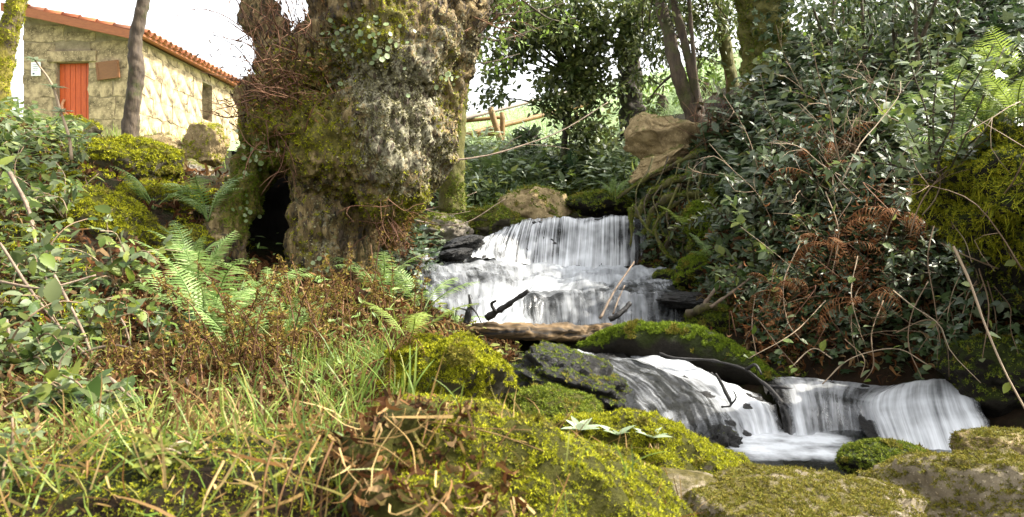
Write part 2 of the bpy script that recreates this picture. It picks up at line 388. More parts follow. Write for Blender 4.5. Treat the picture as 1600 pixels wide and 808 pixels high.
def lobed_t():
    an = np.radians([180, 150, 118, 95, 62, 35, 0, -35, -62, -95, -118, -150]); rr = [.12, .42, .55, .36, .62, .42, .95, .42, .62, .36, .55, .42]
    V = [[.3, 0, 0]] + [[.3 + r * math.cos(a) * .72, r * math.sin(a) * .85, .05 * abs(math.sin(a)) - .12 * r * r] for a, r in zip(an, rr)]
    F = [[0, i + 1, (i + 1) % 12 + 1] for i in range(12)]
    return np.array(V), np.array(F)[:, ::-1]
def disc_t(n=9):
    an = np.linspace(0, 2 * np.pi, n, endpoint=False); r = .5 * (1 + .06 * np.sin(an * 4))
    V = [[0, 0, -.08]] + [[q * math.cos(a), q * math.sin(a), .03 * math.sin(3 * a)] for a, q in zip(an, r)]
    return np.array(V), np.array([[0, i + 1, (i + 1) % n + 1] for i in range(n)])
def serrate_leaf_t(w=.72):
    st = [(0, .05), (.1, .55), (.14, .48), (.28, .9), (.32, .8), (.48, 1.0), (.53, .86), (.68, .8), (.72, .66), (.85, .4), (1.0, .01)]
    V = []; F = []
    for x, q in st:
        h = w * q * .5; z = -.14 * x * x
        V += [[x, h, z + .07 * q], [x, 0, z], [x, -h, z + .07 * q]]
    for i in range(len(st) - 1):
        a = i * 3
        for s in (0, 1): F += [[a + s, a + s + 4, a + s + 3], [a + s, a + s + 1, a + s + 4]]
    return np.array(V, float), np.array(F)
def xform(VF, ang=0, s=1, off=(0, 0, 0), tilt=0):
    V, F = VF; c, d = math.cos(ang), math.sin(ang)
    R = np.array([[c, -d, 0], [d, c, 0], [0, 0, 1]]); T = np.array([[math.cos(tilt), 0, math.sin(tilt)], [0, 1, 0], [-math.sin(tilt), 0, math.cos(tilt)]])
    return (V * s) @ T.T @ R.T + np.array(off), F
def trifoliate_t():
    pet = tube([[0, 0, 0], [.2, 0, .02], [.42, 0, 0]], [.012, .01, .008], 3, 4)
    return join([pet, xform(serrate_leaf_t(), 0, .6, (.42, 0, 0), .1), xform(serrate_leaf_t(), 1.25, .48, (.38, .01, 0), .15), xform(serrate_leaf_t(), -1.25, .48, (.38, -.01, 0), .15)])
def blade_t(bend=.5, w=.035, seg=4):
    V = []; F = []
    for i in range(seg):
        t = i / seg; x = math.sin(bend * t * 1.4) / 1.4 if bend else 0
        h = w * (1 - t * .6) * .5; V += [[bend * t * t * .8, h, t * (1 - .25 * bend * t)], [bend * t * t * .8, -h, t * (1 - .25 * bend * t)]]
    V.append([bend * .8, 0, 1 - .25 * bend])
    for i in range(seg - 1): a = 2 * i; F += [[a, a + 1, a + 3], [a, a + 3, a + 2]]
    F.append([2 * seg - 2, 2 * seg - 1, 2 * seg])
    return np.array(V, float), np.array(F)     # grows along +Z, leaning to +X
def tuft_t(k=5, seed=0):
    r = np.random.RandomState(seed); V = []; F = []
    for i in range(k):
        a = i * 2 * np.pi / k + r.uniform(-.5, .5); ln = r.uniform(.5, 1.15); up = r.uniform(.35, 1.3); w = .40
        d = np.array([math.cos(a), math.sin(a), 0]); q = np.array([-d[1], d[0], 0]); b = len(V)
        V += [list(d * ln * .25 + q * w * .5 + [0, 0, up * .25]), list(d * ln * .25 - q * w * .5 + [0, 0, up * .25]), list(d * ln + [0, 0, up * .8])]; F.append([b, b + 1, b + 2])
    return np.array(V, float), np.array(F)     # star of blades round +Z
def frond_t(n=17, arch=.9, pw=.30, lobes=6, droop=.25, seed=0):
    """arching fern frond, unit length, from the origin up and out to +X"""
    r = np.random.RandomState(seed); parts = []
    t = np.linspace(0, 1, 24); th = math.radians(78) - arch * t ** 1.4 * 1.5
    c = np.stack([np.cumsum(np.cos(th)), .03 * np.sin(t * 5 + seed) * 24 * t, np.cumsum(np.sin(th))], 1) / 24
    parts.append(tube(c, np.linspace(.010, .003, 24), 4, 24))
    for i in range(n):
        u = .2 + .78 * i / (n - 1); p = np.array([np.interp(u, t, c[:, k]) for k in range(3)]); q = np.interp(u, t, th)
        ax = np.array([math.cos(q), 0, math.sin(q)]); nm = np.array([-math.sin(q), 0, math.cos(q)])
        L = pw * .85 * math.sin(math.pi * min(1, (u - .12) * 1.08)) ** .8 * (1 - .35 * u) + .015
        for s in (1, -1):
            d = unit(np.array([0, s * 1., 0]) + ax * .45 + nm * r.uniform(-.25, .05)); V = []; F = []
            side = unit(np.cross(nm, d)); hw = L * .095
            for j in range(lobes + 1):
                v = j / lobes; w = hw * (1 - v) ** .7 + .001; o = p + d * L * v - nm * droop * L * v * v
                V += [o + side * w * (1.0 if j % 2 == 0 else .55), o, o - side * w * (1.0 if j % 2 == 0 else .55)]
            for j in range(lobes):
                a = j * 3
                for e in (0, 1): F += [[a + e, a + e + 3, a + e + 4], [a + e, a + e + 4, a + e + 1]]
            parts.append((np.array(V), np.array(F)))
    return join(parts)
def curl_t(seed=0):
    r = np.random.RandomState(seed); t = np.linspace(0, 1, 5); k = r.uniform(1.5, 4)
    c = np.stack([np.sin(t * k) / k, .15 * np.sin(t * 6 + seed), (1 - np.cos(t * k)) / k], 1); w = .09 * np.sin(np.pi * np.clip(t + .08, 0, 1))[:, None] * np.array([[0, 1, .3]])
    V = np.concatenate([c + w, c - w]); F = np.concatenate([[[i, i + 1, i + 6], [i, i + 6, i + 5]] for i in range(4)])
    return V, F

# ------------------------------------------------------------------ ground: thin-plate surface through surveyed points
G = [(0, 808, 1.7), (200, 808, 1.6), (0, 700, 2.1), (200, 700, 2.15), (400, 700, 2.1), (0, 600, 2.7), (200, 610, 2.8), (400, 620, 3.0), (540, 630, 2.8),
     (0, 480, 3.5), (150, 490, 3.6), (300, 510, 3.9), (450, 510, 4.2), (560, 475, 4.9), (620, 505, 4.6), (0, 340, 4.6), (120, 370, 4.7), (250, 420, 4.9),
     (380, 440, 5.2), (0, 200, 6.3), (100, 240, 6.6), (250, 275, 7.2), (340, 285, 7.6), (500, 437, 5.6), (600, 440, 5.7), (400, 330, 8.2), (600, 350, 9), (640, 400, 7.6),
     (620, 470, 6.2), (660, 345, 10), (130, 215, 20), (385, 245, 24), (220, 222, 18), (0, 205, 19), (130, 222, 13), (600, 645, 2.6), (560, 560, 3.9), (700, 575, 3.9), (660, 530, 5.0), (780, 600, 3.4),
     (700, 330, 10.5), (780, 285, 11.2), (850, 270, 11.8), (900, 262, 12.2), (960, 290, 10.6), (1000, 305, 9.6), (760, 228, 14), (690, 232, 14), (850, 215, 14.5), (760, 190, 19), (850, 168, 21), (700, 196, 19), (960, 140, 22),
     (1040, 120, 23), (900, 190, 16), (780, 200, 40), (1000, 150, 40), (1300, 60, 40), (300, 260, 40), (-300, 250, 30), (-200, 190, 9), (-300, 400, 4.5), (-300, 650, 2.3),
     (1060, 400, 8.3), (1110, 440, 6.9), (1140, 500, 6.0), (1200, 575, 5.2), (1290, 585, 5.0), (1400, 590, 4.8), (1500, 600, 4.55), (1600, 640, 4.1),
     (1190, 450, 5.8), (1300, 450, 5.5), (1450, 450, 5.1), (1600, 450, 4.6), (1150, 350, 6.8), (1300, 300, 6.3), (1450, 300, 5.8), (1600, 290, 5.2), (1090, 285, 8.6), (1080, 200, 10), (1200, 180, 8.3),
     (1350, 160, 7.7), (1500, 130, 7.2), (1650, 110, 6.6), (1120, 150, 14), (1200, 110, 12.5), (1400, 60, 11.5), (1600, 10, 10.5), (1250, 90, 18), (1500, 20, 18), (1800, 300, 5), (1850, 600, 3.6), (1900, 0, 9)]
GW = [P(*g) for g in G] + [np.array(w, float) for w in
     [(.85, 3.2, -.3), (1.5, 3.3, -.3), (2.1, 3.9, -.25), (1.3, 4.3, -.1), (.55, 4.3, -.12), (.4, 5.1, .0), (.3, 5.9, .1), (-.3, 6.6, .2), (.8, 6.7, .2), (.5, 7.5, .35), (-.5, 7.4, .4), (.3, 8.4, .45), (1.2, 8.3, .45), (.6, 9.6, 1.05), (.6, 10.4, 1.3),
      (1.2, 2.2, -.12), (2.0, 2.4, -.1), (2.7, 2.9, 0), (.4, 2.3, .05), (.7, 1.6, .05), (1.5, 1.2, 0), (0, 1.2, .12), (-.8, 1.0, .28), (-.3, 2.2, .30), (0, 0, 0), (-1.5, 0, .3), (1.5, 0, 0), (-3, .3, .9), (3.5, 1, .5), (4, 2.5, .8),
      (0, -4, -.3), (-6, -3, 1.2), (6, -3, 1), (-12, 2, 2.8), (12, 3, 3.5), (0, 70, 3), (40, 70, 5), (-50, 70, 2), (60, 20, 8), (-60, 20, 5), (-60, -4, 4), (60, -4, 7)]]
GW = np.array(GW)
def tps_k(d): return np.where(d > 1e-9, d * d * np.log(d + 1e-12), 0)
A = GW[:, :2]; K = tps_k(np.linalg.norm(A[:, None] - A[None], axis=-1)) + np.eye(len(A)) * .02
Pm = np.concatenate([np.ones((len(A), 1)), A], 1)
SYS = np.block([[K, Pm], [Pm.T, np.zeros((3, 3))]]); SOL = np.linalg.solve(SYS, np.concatenate([GW[:, 2], np.zeros(3)]))
def ground_z(xy):
    out = np.empty(len(xy))
    for i in range(0, len(xy), 20000):
        q = xy[i:i + 20000]; out[i:i + 20000] = tps_k(np.linalg.norm(q[:, None] - A[None], axis=-1)) @ SOL[:-3] + SOL[-3] + q @ SOL[-2:]
    return out
tx = np.linspace(-1, 1, 310); gx = 7 * np.sinh(tx * 3.0) / math.sinh(1.0) * .72
ty = np.linspace(0, 1, 270); gy = -4 + 4.2 * ty + 70 * (np.exp(ty * 4.2) - 1) / (math.exp(4.2) - 1)
XX, YY = np.meshgrid(gx, gy); xy = np.stack([XX.ravel(), YY.ravel()], 1)
gz = ground_z(xy)
TV = np.column_stack([xy, gz])
TV[:, 2] += fbm(TV * np.array([2.2, 2.2, .6]), 4, 3) * .05 * np.clip(TV[:, 1] / 3, .4, 2) + fbm(TV * 9, 3, 9) * .018
TF = grid_faces(270, 310)
ctr = TV[TF].mean(1); far = (ctr[:, 1] > 13.2) & (ctr[:, 0] < 14)
me = mesh('ground', TV, TF, M['ground']); me.materials.append(M['field'])
me.polygons.foreach_set('material_index', far.astype(np.int32))
tag(link('ground', me), None, None, None, 'structure')
solid((TV, TF))

# ------------------------------------------------------------------ scatter helpers
def tri_samples(V, F, n, w=None):
    a = np.linalg.norm(np.cross(V[F[:, 1]] - V[F[:, 0]], V[F[:, 2]] - V[F[:, 0]]), axis=1)
    nr = np.cross(V[F[:, 1]] - V[F[:, 0]], V[F[:, 2]] - V[F[:, 0]]) / np.maximum(a, 1e-12)[:, None]
    pr = a * (w if w is not None else 1); pr = pr / pr.sum(); i = rng.choice(len(F), n, p=pr)
    r1, r2 = np.sqrt(rng.rand(n)), rng.rand(n)
    p = V[F[i, 0]] * (1 - r1)[:, None] + V[F[i, 1]] * (r1 * (1 - r2))[:, None] + V[F[i, 2]] * (r1 * r2)[:, None]
    return p, nr[i]
def ground_samples(n, poly, ymin=0, ymax=99, spread=2.0):
    px, py = proj(ctr); m = inpoly(px, py, poly) & (ctr[:, 1] > ymin) & (ctr[:, 1] < ymax)
    if not m.any(): return np.zeros((0, 3)), np.zeros((0, 3))
    w = 1 / np.maximum(ctr[m][:, 1], .5) ** spread
    return tri_samples(TV, TF[m], n, w)
def rdir(n, up=0.):
    d = rng.normal(size=(n, 3)); d[:, 2] = np.abs(d[:, 2]) * .4 + up; return unit(d)
TUFT = [tuft_t(5, k) for k in range(4)]
def tufts(p, n, size, jitter=.5):
    """moss tufts standing on points p with normals n"""
    k = len(p); out = []; z = unit(n + rng.normal(size=(k, 3)) * jitter); x = np.cross(z, rng.normal(size=(k, 3)))
    R = basis(x, z); s = size * rng.uniform(.45, 1.6, k)
    for i, T in enumerate(TUFT):
        q = np.arange(k) % len(TUFT) == i
        if q.any(): out.append(inst(T, p[q], R[q], s[q]))
    return join(out)
def leaves(T, p, d, nrm, s): return inst(T, p, basis(d, nrm), s)
def blades(p, lean, size, T=None, up=(0, 0, 1)):
    k = len(p); T = T or [blade_t(.25), blade_t(.6), blade_t(1.1)]; out = []
    z = unit(np.array(up) + rng.normal(size=(k, 3)) * lean); x = np.cross(np.cross(z, rng.normal(size=(k, 3))), z)
    R = basis(x, z)
    for i, t in enumerate(T):
        q = np.arange(k) % len(T) == i
        if q.any(): out.append(inst(t, p[q], R[q], size[q]))
    return join(out)

# ------------------------------------------------------------------ rocks
def rock_shape(px, py, Y, r, seed, rough=.22, freq=1.3, sub=5, yaw=0., cuts=0, roll=0., fine=.03, cd=(.55, .8)):
    v, f = ico(sub); c = P(px, py, Y); rs = np.random.RandomState(seed); r = np.array(r)
    V = v.copy()
    for k in range(cuts):
        n = unit(rs.normal(size=3)); d = rs.uniform(*cd); h = V @ n; V -= np.where(h > d, h - d, 0)[:, None] * n
    V = V * (1 + rough * fbm(v * freq + seed * 3.1, 5, seed % 50) + .065 * fbm(v * 6 + seed, 3, 60) + fine * fbm(v * 15 + seed, 3, 61))[:, None] * r
    cz, sz = math.cos(yaw), math.sin(yaw); cr, sr = math.cos(roll), math.sin(roll)
    V = V @ np.array([[cr, 0, sr], [0, 1, 0], [-sr, 0, cr]]).T @ np.array([[cz, -sz, 0], [sz, cz, 0], [0, 0, 1]]).T
    return V + c, f
def moss_on(parent, VF, n, size, mat, zmin=.15, mask=None, keep=1.0):
    V, F = VF; p, nr = tri_samples(V, F, int(n * 1.8)); cl = .30 / size
    q = nr[:, 2] + .6 * fbm(p * 6, 3, 21) > zmin; cn = fbm(p * cl, 2, 22); q &= cn > -.28
    p = p + nr * (np.clip(cn, -.3, .6) * size * .8)[:, None]
    if mask is not None: q &= mask(p)
    q &= (nr * unit(np.array([0, 0, CZ + .3]) - p)).sum(1) > -.22; sx_, sy_ = proj(p); q &= (sx_ > -160) & (sx_ < 1760) & (sy_ < 900)
    p, nr = p[q], nr[q]
    if len(p) > 20:
        part('moss', tufts(p - nr * size * .2, nr, size), mat, parent, False, 'stuff')
        q = fbm(p * 9, 3, 28) > .48; p, nr = p[q], nr[q]
        if mat in (M['moss_y'], M['moss_g'], M['moss_bright']) and len(p) > 20: part('moss', tufts(p + nr * size * .4, nr, size * 1.3), M['moss_b'], parent, False, 'stuff', 'browner cushion moss')
def rock(label, px, py, Y, r, seed, mat='rock', moss=0, msize=.01, mm='moss_y', zmin=.15, cat='rock', name='rock', mask=None, group=None, **kw):
    VF = rock_shape(px, py, Y, r, seed, **kw); solid(VF)
    o = solo(name, VF, M[mat], label, cat, group)
    if moss: moss_on(o, VF, moss, msize, M[mm], zmin, mask)
    return o, VF

rock('mossy yellow-green mound in the grass below the house door', 118, 212, 9.0, (.26, .25, .22), 31, 'rockmoss', 1500, .02, name='mossy_rock')
rock('tan granite boulder below the thin dark tree trunk', 247, 236, 8.4, (.27, .22, .22), 4, 'rocktan', 700, .016, 'moss_b', .75, cuts=4, name='boulder')
rock('pointed boulder with a mossy left side in front of the sunlit wall', 320, 228, 8.4, (.21, .2, .28), 5, 'rocktan', 2200, .016, 'moss_o', .1, cuts=3, name='boulder')
rock('low grey stone between the two boulders under the house', 300, 268, 7.9, (.2, .2, .12), 6, 'rock', cuts=3, name='boulder')
rock('rounded mossy boulder at the top of the fern slope', 200, 268, 6.6, (.42, .35, .27), 8, 'rockmoss', 9000, .017, zmin=-.2, name='mossy_boulder', freq=.9)
rock('flat mossy slab below the rounded mossy boulder', 240, 314, 6.2, (.44, .3, .15), 9, 'rockmoss', 6000, .016, zmin=-.3, name='mossy_slab', freq=.9)
rock('long yellow mossy stone on the slope behind the bramble leaves', 165, 368, 5.2, (.40, .4, .27), 10, 'rockmoss', 12000, .014, zmin=-.4, name='mossy_stone', freq=1.1, roll=.42, rough=.26)
rock('brown-green mossy stone at the left end of the mossy slab', 80, 300, 5.9, (.26, .3, .2), 46, 'rockmoss', 4000, .015, zmin=-.2, name='mossy_stone', rough=.26)
rock('small mossy ledge below the tall green fern', 285, 385, 5.3, (.26, .25, .12), 11, 'rockmoss', 2500, .014, zmin=-.3, name='mossy_ledge')
rock('brown moss stone beside the hollow of the old tree', 250, 420, 5.0, (.2, .2, .14), 12, 'rockmoss', 2000, .014, name='mossy_stone')
CM = rock('bright yellow-green mossy boulder in the centre beside the log', 703, 612, 2.9, (.27, .26, .22), 13, 'rockmoss', 26000, .0085, zmin=-.6, name='mossy_boulder', freq=1.3, rough=.26, cuts=4)
rock('low mossy lump between the yellow boulder and the black rock', 850, 648, 2.95, (.19, .22, .10), 14, 'rockmoss', 8000, .008, 'moss_g', zmin=-.6, name='mossy_rock')
rock('small mossy hump left of the yellow boulder', 665, 645, 2.55, (.16, .14, .05), 44, 'rockmoss', 3000, .008, zmin=-.6, name='mossy_rock')
rock('broad mossy boulder with bare stone at its lower edge beside the pool', 985, 745, 2.5, (.37, .24, .19), 15, 'rockmoss', 26000, .0075, zmin=.28, name='mossy_boulder', freq=1.3, rough=.22, roll=.12)
rock('flat pale slab between the mossy rocks', 1050, 766, 2.15, (.16, .12, .05), 16, 'rockpale', name='flat_stone', rough=.1)
rock('brownish rounded boulder with thin moss along the bottom edge', 1270, 850, 2.05, (.39, .3, .185), 17, 'rockpale', 34000, .0065, 'moss_b', .3, name='boulder', freq=1.1, rough=.17, cuts=3)
rock('grey-brown boulder in the lower right corner', 1560, 790, 2.35, (.34, .32, .16), 18, 'rockpale', 22000, .007, 'moss_b', .4, name='boulder', rough=.2, cuts=4)
rock('dark green mossy stone at the edge of the pool', 1385, 722, 3.0, (.18, .15, .075), 19, 'rockgreen', 7000, .008, 'moss_g', .1, name='mossy_stone', rough=.14)
rock('mossy stone at the foot of the right waterfall', 1570, 700, 3.1, (.19, .16, .07), 20, 'rocktan', 4000, .008, 'moss_b', .2, name='mossy_stone', rough=.14)
# foreground mound and left hump
FM = rock('big foreground mound of moss and dry straw', 770, 860, 1.62, (.44, .32, .26), 21, 'rockmoss', 34000, .0062, zmin=-.4, name='mossy_mound', freq=1.3, rough=.26, roll=.18, mask=lambda p: (p[:, 0] > -.16 + .12 * perlin(p * 6, 4)))
FL = rock('low foreground hump buried in dry grass', 330, 838, 1.62, (.60, .30, .21), 22, 'ground', 26000, .0048, 'moss_o', zmin=-.1, name='grassy_mound', freq=.9, rough=.14)
# rocks round the upper fall
rock('brown and tan boulder above the lip of the upper waterfall', 838, 330, 9.6, (.50, .35, .28), 23, 'rocktan', 2500, .025, 'moss_g', .6, name='boulder', rough=.13, cuts=3)
rock('mossy boulder left of the upper waterfall', 762, 352, 9.2, (.42, .35, .20), 24, 'rockmoss', 5000, .02, 'moss_g', .1, name='mossy_boulder', roll=-.12)
rock('pale half-mossy stone below the leaning right stem of the old tree', 690, 362, 8.8, (.3, .3, .2), 25, 'rock', 1500, .02, 'moss_g', .3, name='boulder', cuts=3)
rock('low mossy rock at the far end of the waterfall lip', 940, 318, 9.5, (.36, .3, .15), 26, 'rockgreen', 3000, .022, 'moss_g', .0, name='mossy_rock')
rock('black wet rock in the stream left of the upper waterfall', 722, 384, 8.15, (.24, .2, .09), 27, 'rockwet', name='wet_rock', roll=-.25)
rock('smaller black wet stone touching the left side of the waterfall', 712, 398, 7.9, (.17, .16, .06), 28, 'rockwet', name='wet_rock', roll=-.15)
YR = rock('big yellow-tan cliff rock with a jutting corner above the waterfall', 1026, 214, 9.3, (.60, .42, .44), 29, 'rocktan', cuts=16, name='cliff_rock', rough=.15, freq=2.2, roll=.1, cd=(.5, .7), fine=.07)
rock('lower tan ledge under the yellow cliff rock', 1030, 258, 9.1, (.40, .3, .16), 30, 'rocktan', cuts=12, name='cliff_ledge', rough=.16, freq=2.2, fine=.07, roll=-.4, cd=(.5, .7))
rock('long rock ledge at the foot of the wooden fence', 750, 250, 13.0, (.75, .4, .2), 32, 'rocktan', 900, .04, 'moss_g', .5, cuts=4, name='rock_ledge', roll=-.12)
# right side of the stream
rock('sloping mossy bank rock right of the upper waterfall', 1112, 420, 7.1, (.34, .3, .17), 33, 'rockgreen', 7000, .017, 'moss_bright', -.1, name='mossy_rock', roll=-.35)
rock('mossy stone under the bare sticks right of the log', 1120, 503, 6.0, (.24, .25, .12), 34, 'rockgreen', 5000, .014, 'moss_g', -.2, name='mossy_stone')
rock('dark mossy nub at the edge of the white water', 1040, 435, 7.7, (.13, .13, .08), 35, 'rockgreen', 1200, .014, 'moss_g', .2, name='mossy_stone')
rock('flat wet brown shelf at the right edge of the middle cascade', 1075, 470, 6.7, (.26, .3, .07), 36, 'rockwet', name='wet_ledge')
rock('dark mossy boulder at the foot of the right bank by the last fall', 1560, 585, 4.3, (.26, .3, .20), 37, 'rockgreen', 2500, .012, 'moss_g', .1, name='mossy_boulder')
OV = rock('huge overhanging mossy rock high on the right edge', 1612, 285, 3.9, (.44, .5, .34), 38, 'rockgreen', 20000, .013, 'moss_o', -1.2, name='overhanging_rock', freq=1.2, rough=.36)
rock('dark mossy bank rock carrying the overhanging rock at the right edge', 1690, 390, 4.25, (.46, .5, .55), 47, 'rockgreen', 5000, .016, 'moss_g', -.6, name='bank_rock', rough=.3)
p, nr = tri_samples(*OV[1], 2600); q = nr[:, 2] < .5; p, nr = p[q], nr[q]; T = [blade_t(.3, .07, 4)]
part('hanging_moss', blades(p, .35, rng.uniform(.03, .09, len(p)), T, (-.3, -.4, -.9)), M['moss_o'], OV[0], False, 'stuff')
rock('mossy lump under the pale fern on the right bank', 1095, 350, 7.8, (.16, .2, .2), 39, 'rockgreen', 3500, .02, 'moss_bright', -.3, name='mossy_lump')
# black rock on the left of the lower cascade, layered
rock('layered black rock between the yellow moss and the lower cascade', 890, 602, 3.7, (.27, .35, .15), 40, 'rockwet', 5000, .009, 'moss_g', .55, name='layered_rock', rough=.26, freq=np.array([1.5, 1.5, 5.]), roll=.3)
rock('dark wet rock nose standing in the lower cascade', 1120, 706, 3.95, (.12, .2, .13), 41, 'rockwet', 900, .007, 'moss_g', .9, name='wet_rock', rough=.30, freq=2.4, fine=.07, cuts=3)
# long mossy rock behind the lower stream
VF = tube([P(905, 548, 5.55), P(960, 535, 5.5), P(1050, 540, 5.4), P(1130, 565, 5.25), P(1215, 600, 5.05)], [.05, .12, .155, .125, .05], 28, 60, .35, 5, 2.6)
solid(VF); LM = solo('mossy_rock', VF, M['rockgreen'], 'long green mossy rock running from the log down to the lower falls', 'rock')
moss_on(LM, VF, 22000, .013, M['moss_bright'], .45)

# ------------------------------------------------------------------ water
def patch(rows, nr, nc):
    a = np.array([[P(q[0], q[1], q[2]).tolist() + [q[3]] for q in r] for r in rows])
    a = crom(a, nr); a = np.swapaxes(crom(np.swapaxes(a, 0, 1), nc), 0, 1)
    return a[..., :3], np.clip(a[..., 3], 0, 1)
def water(name, rows, nr, nc, mat, amp=.012, fu=14, fv=1.6, bed=.05, bedamp=.05, lift=0., edge=True):
    W3, fo = patch(rows, nr, nc); V = W3.reshape(-1, 3); F = grid_faces(nr, nc)
    du = np.linalg.norm(np.diff(W3, axis=1), axis=2); dv = np.linalg.norm(np.diff(W3, axis=0), axis=2)
    u = np.concatenate([np.zeros((nr, 1)), np.cumsum(du.mean(0))[None].repeat(nr, 0)], 1); v = np.concatenate([np.zeros((1, nc)), np.cumsum(dv.mean(1))[:, None].repeat(nc, 1)], 0)
    UV = np.stack([u, v], -1).reshape(-1, 2)
    uu = np.minimum(u, u[:, -1:] - u) / .13; fa = np.clip(uu, 0, 1) if edge else np.ones_like(u)
    N_ = vnormals(V, F); N_ *= np.where(N_[:, 2] < 0, -1, 1)[:, None]
    if N_[:, 2].mean() < 0: N_ = -N_
    q = np.column_stack([UV[:, 0] * fu, UV[:, 1] * fv, np.full(len(V), .5)])
    d = fbm(q, 3, 31) * amp + fbm(np.column_stack([UV * 3.0, np.zeros(len(V))]), 3, 32) * amp * 1.4
    Vw = V + N_ * (d + lift)[:, None]
    # outward winding toward the normals
    fn = np.cross(Vw[F[:, 1]] - Vw[F[:, 0]], Vw[F[:, 2]] - Vw[F[:, 0]]).sum(0)
    if (fn @ N_.sum(0)) < 0: F = F[:, ::-1]
    tag(link(name, mesh(name, Vw, F, M[mat], True, uv=UV, attrs={'foam': fo.ravel(), 'fade': fa.ravel()})), None, None, None, 'structure')
    if bed is not None:
        k2 = np.arange(nr * nc).reshape(nr, nc)[::2, ::2]; Fb = grid_faces(*k2.shape); Fb = Fb if F[0, 1] - F[0, 0] == 1 else Fb[:, ::-1]; k2 = k2.ravel()
        Vb = V - N_ * bed + N_ * (fbm(V * 5.5, 5, 33) * bedamp + .5 * bedamp * fbm(V * 17, 4, 34))[:, None]
        bo = tag(link('stream_bed', mesh('stream_bed', Vb[k2], Fb, M['rockwet'])), None, None, None, 'structure')
        solid((Vb[k2], Fb))
# upper stream above the lip
water('upper_stream', [[(700, 372, 11, .2), (850, 371, 11, .3), (1020, 371, 11, .2)], [(780, 351, 9.3, .3), (880, 342, 9.3, .4), (1015, 340, 9.3, .2)]], 20, 40, 'flow', .01, bed=.06, bedamp=.02)
water('waterfall', [
    [(742, 389, 8.35, .5), (762, 369, 8.65, .5), (795, 354, 8.95, .45), (825, 343, 9.1, .45), (870, 340, 9.15, .45), (920, 341, 9.15, .5), (960, 337, 9.15, .5), (990, 337, 9.1, .2), (1018, 337, 9.05, .05)],
    [(740, 393, 8.15, .75), (758, 374, 8.5, .6), (788, 360, 8.72, .5), (822, 350, 8.85, .52), (868, 346, 8.9, .55), (918, 347, 8.9, .6), (960, 343, 8.9, .6), (990, 343, 8.87, .3), (1018, 343, 8.85, .1)],
    [(735, 398, 8.02, .8), (752, 388, 8.25, .55), (778, 380, 8.5, .45), (815, 376, 8.7, .5), (865, 376, 8.8, .5), (916, 378, 8.8, .6), (960, 376, 8.8, .6), (990, 374, 8.8, .25), (1018, 374, 8.8, .12)],
    [(730, 402, 7.9, .9), (748, 402, 8.05, .7), (775, 405, 8.25, .65), (810, 411, 8.42, .6), (862, 416, 8.6, .7), (913, 420, 8.62, .85), (960, 418, 8.62, .8), (990, 414, 8.65, .5), (1018, 414, 8.65, .3)]], 70, 200, 'fall', .022, 13, .9, .05, .05)
water('middle_cascade', [
    [(640, 384, 8.3, .45), (700, 397, 8.15, .45), (770, 405, 8.3, .55), (870, 415, 8.6, .75), (950, 416, 8.6, .8), (1045, 418, 8.2, .6)],
    [(635, 405, 7.8, .4), (700, 415, 7.7, .38), (780, 422, 7.8, .35), (870, 430, 7.95, .68), (950, 432, 7.95, .6), (1050, 430, 7.8, .5)],
    [(640, 430, 7.2, .35), (710, 440, 7.1, .25), (790, 440, 7.25, .45), (855, 446, 7.35, .72), (950, 446, 7.3, .35), (1060, 440, 7.35, .25)],
    [(650, 462, 6.7, .3), (715, 468, 6.6, .3), (785, 466, 6.75, .7), (840, 454, 7.05, .5), (945, 452, 7.0, .25), (1070, 452, 7.0, .12)],
    [(655, 500, 6.3, .45), (715, 500, 6.25, .35), (780, 490, 6.35, .78), (842, 464, 6.85, .2), (945, 462, 6.8, .3), (1075, 470, 6.75, .3)],
    [(655, 525, 6.0, .5), (715, 525, 6.0, .4), (778, 518, 6.0, .8), (848, 516, 6.55, .35), (948, 514, 6.52, .45), (1080, 512, 6.55, .3)]], 130, 170, 'silk', .034, 6, 1.8, .085, .05)
water('lower_stream', [
    [(830, 552, 5.6, .5), (880, 548, 5.6, .8), (940, 552, 5.6, .3), (1010, 556, 5.55, .5), (1075, 560, 5.4, .6)],
    [(850, 560, 5.2, .25), (905, 556, 5.2, .45), (970, 560, 5.15, .15), (1035, 566, 5.1, .75), (1100, 574, 5.1, .6)],
    [(885, 590, 4.7, .15), (950, 582, 4.75, .15), (1020, 582, 4.8, .12), (1085, 588, 4.8, .68), (1150, 598, 4.8, .72)],
    [(925, 640, 4.2, .1), (1000, 622, 4.35, .12), (1065, 612, 4.5, .15), (1130, 612, 4.5, .62), (1200, 620, 4.55, .7)],
    [(960, 690, 3.85, .1), (1030, 670, 4.0, .3), (1095, 648, 4.2, .08), (1160, 645, 4.25, .55), (1220, 645, 4.3, .55)],
    [(990, 735, 3.6, .1), (1060, 735, 3.65, .35), (1125, 732, 3.75, .1), (1185, 736, 3.78, .8), (1240, 734, 3.85, .85)]], 130, 150, 'flow', .022, 8, 1.6, .032, .050)
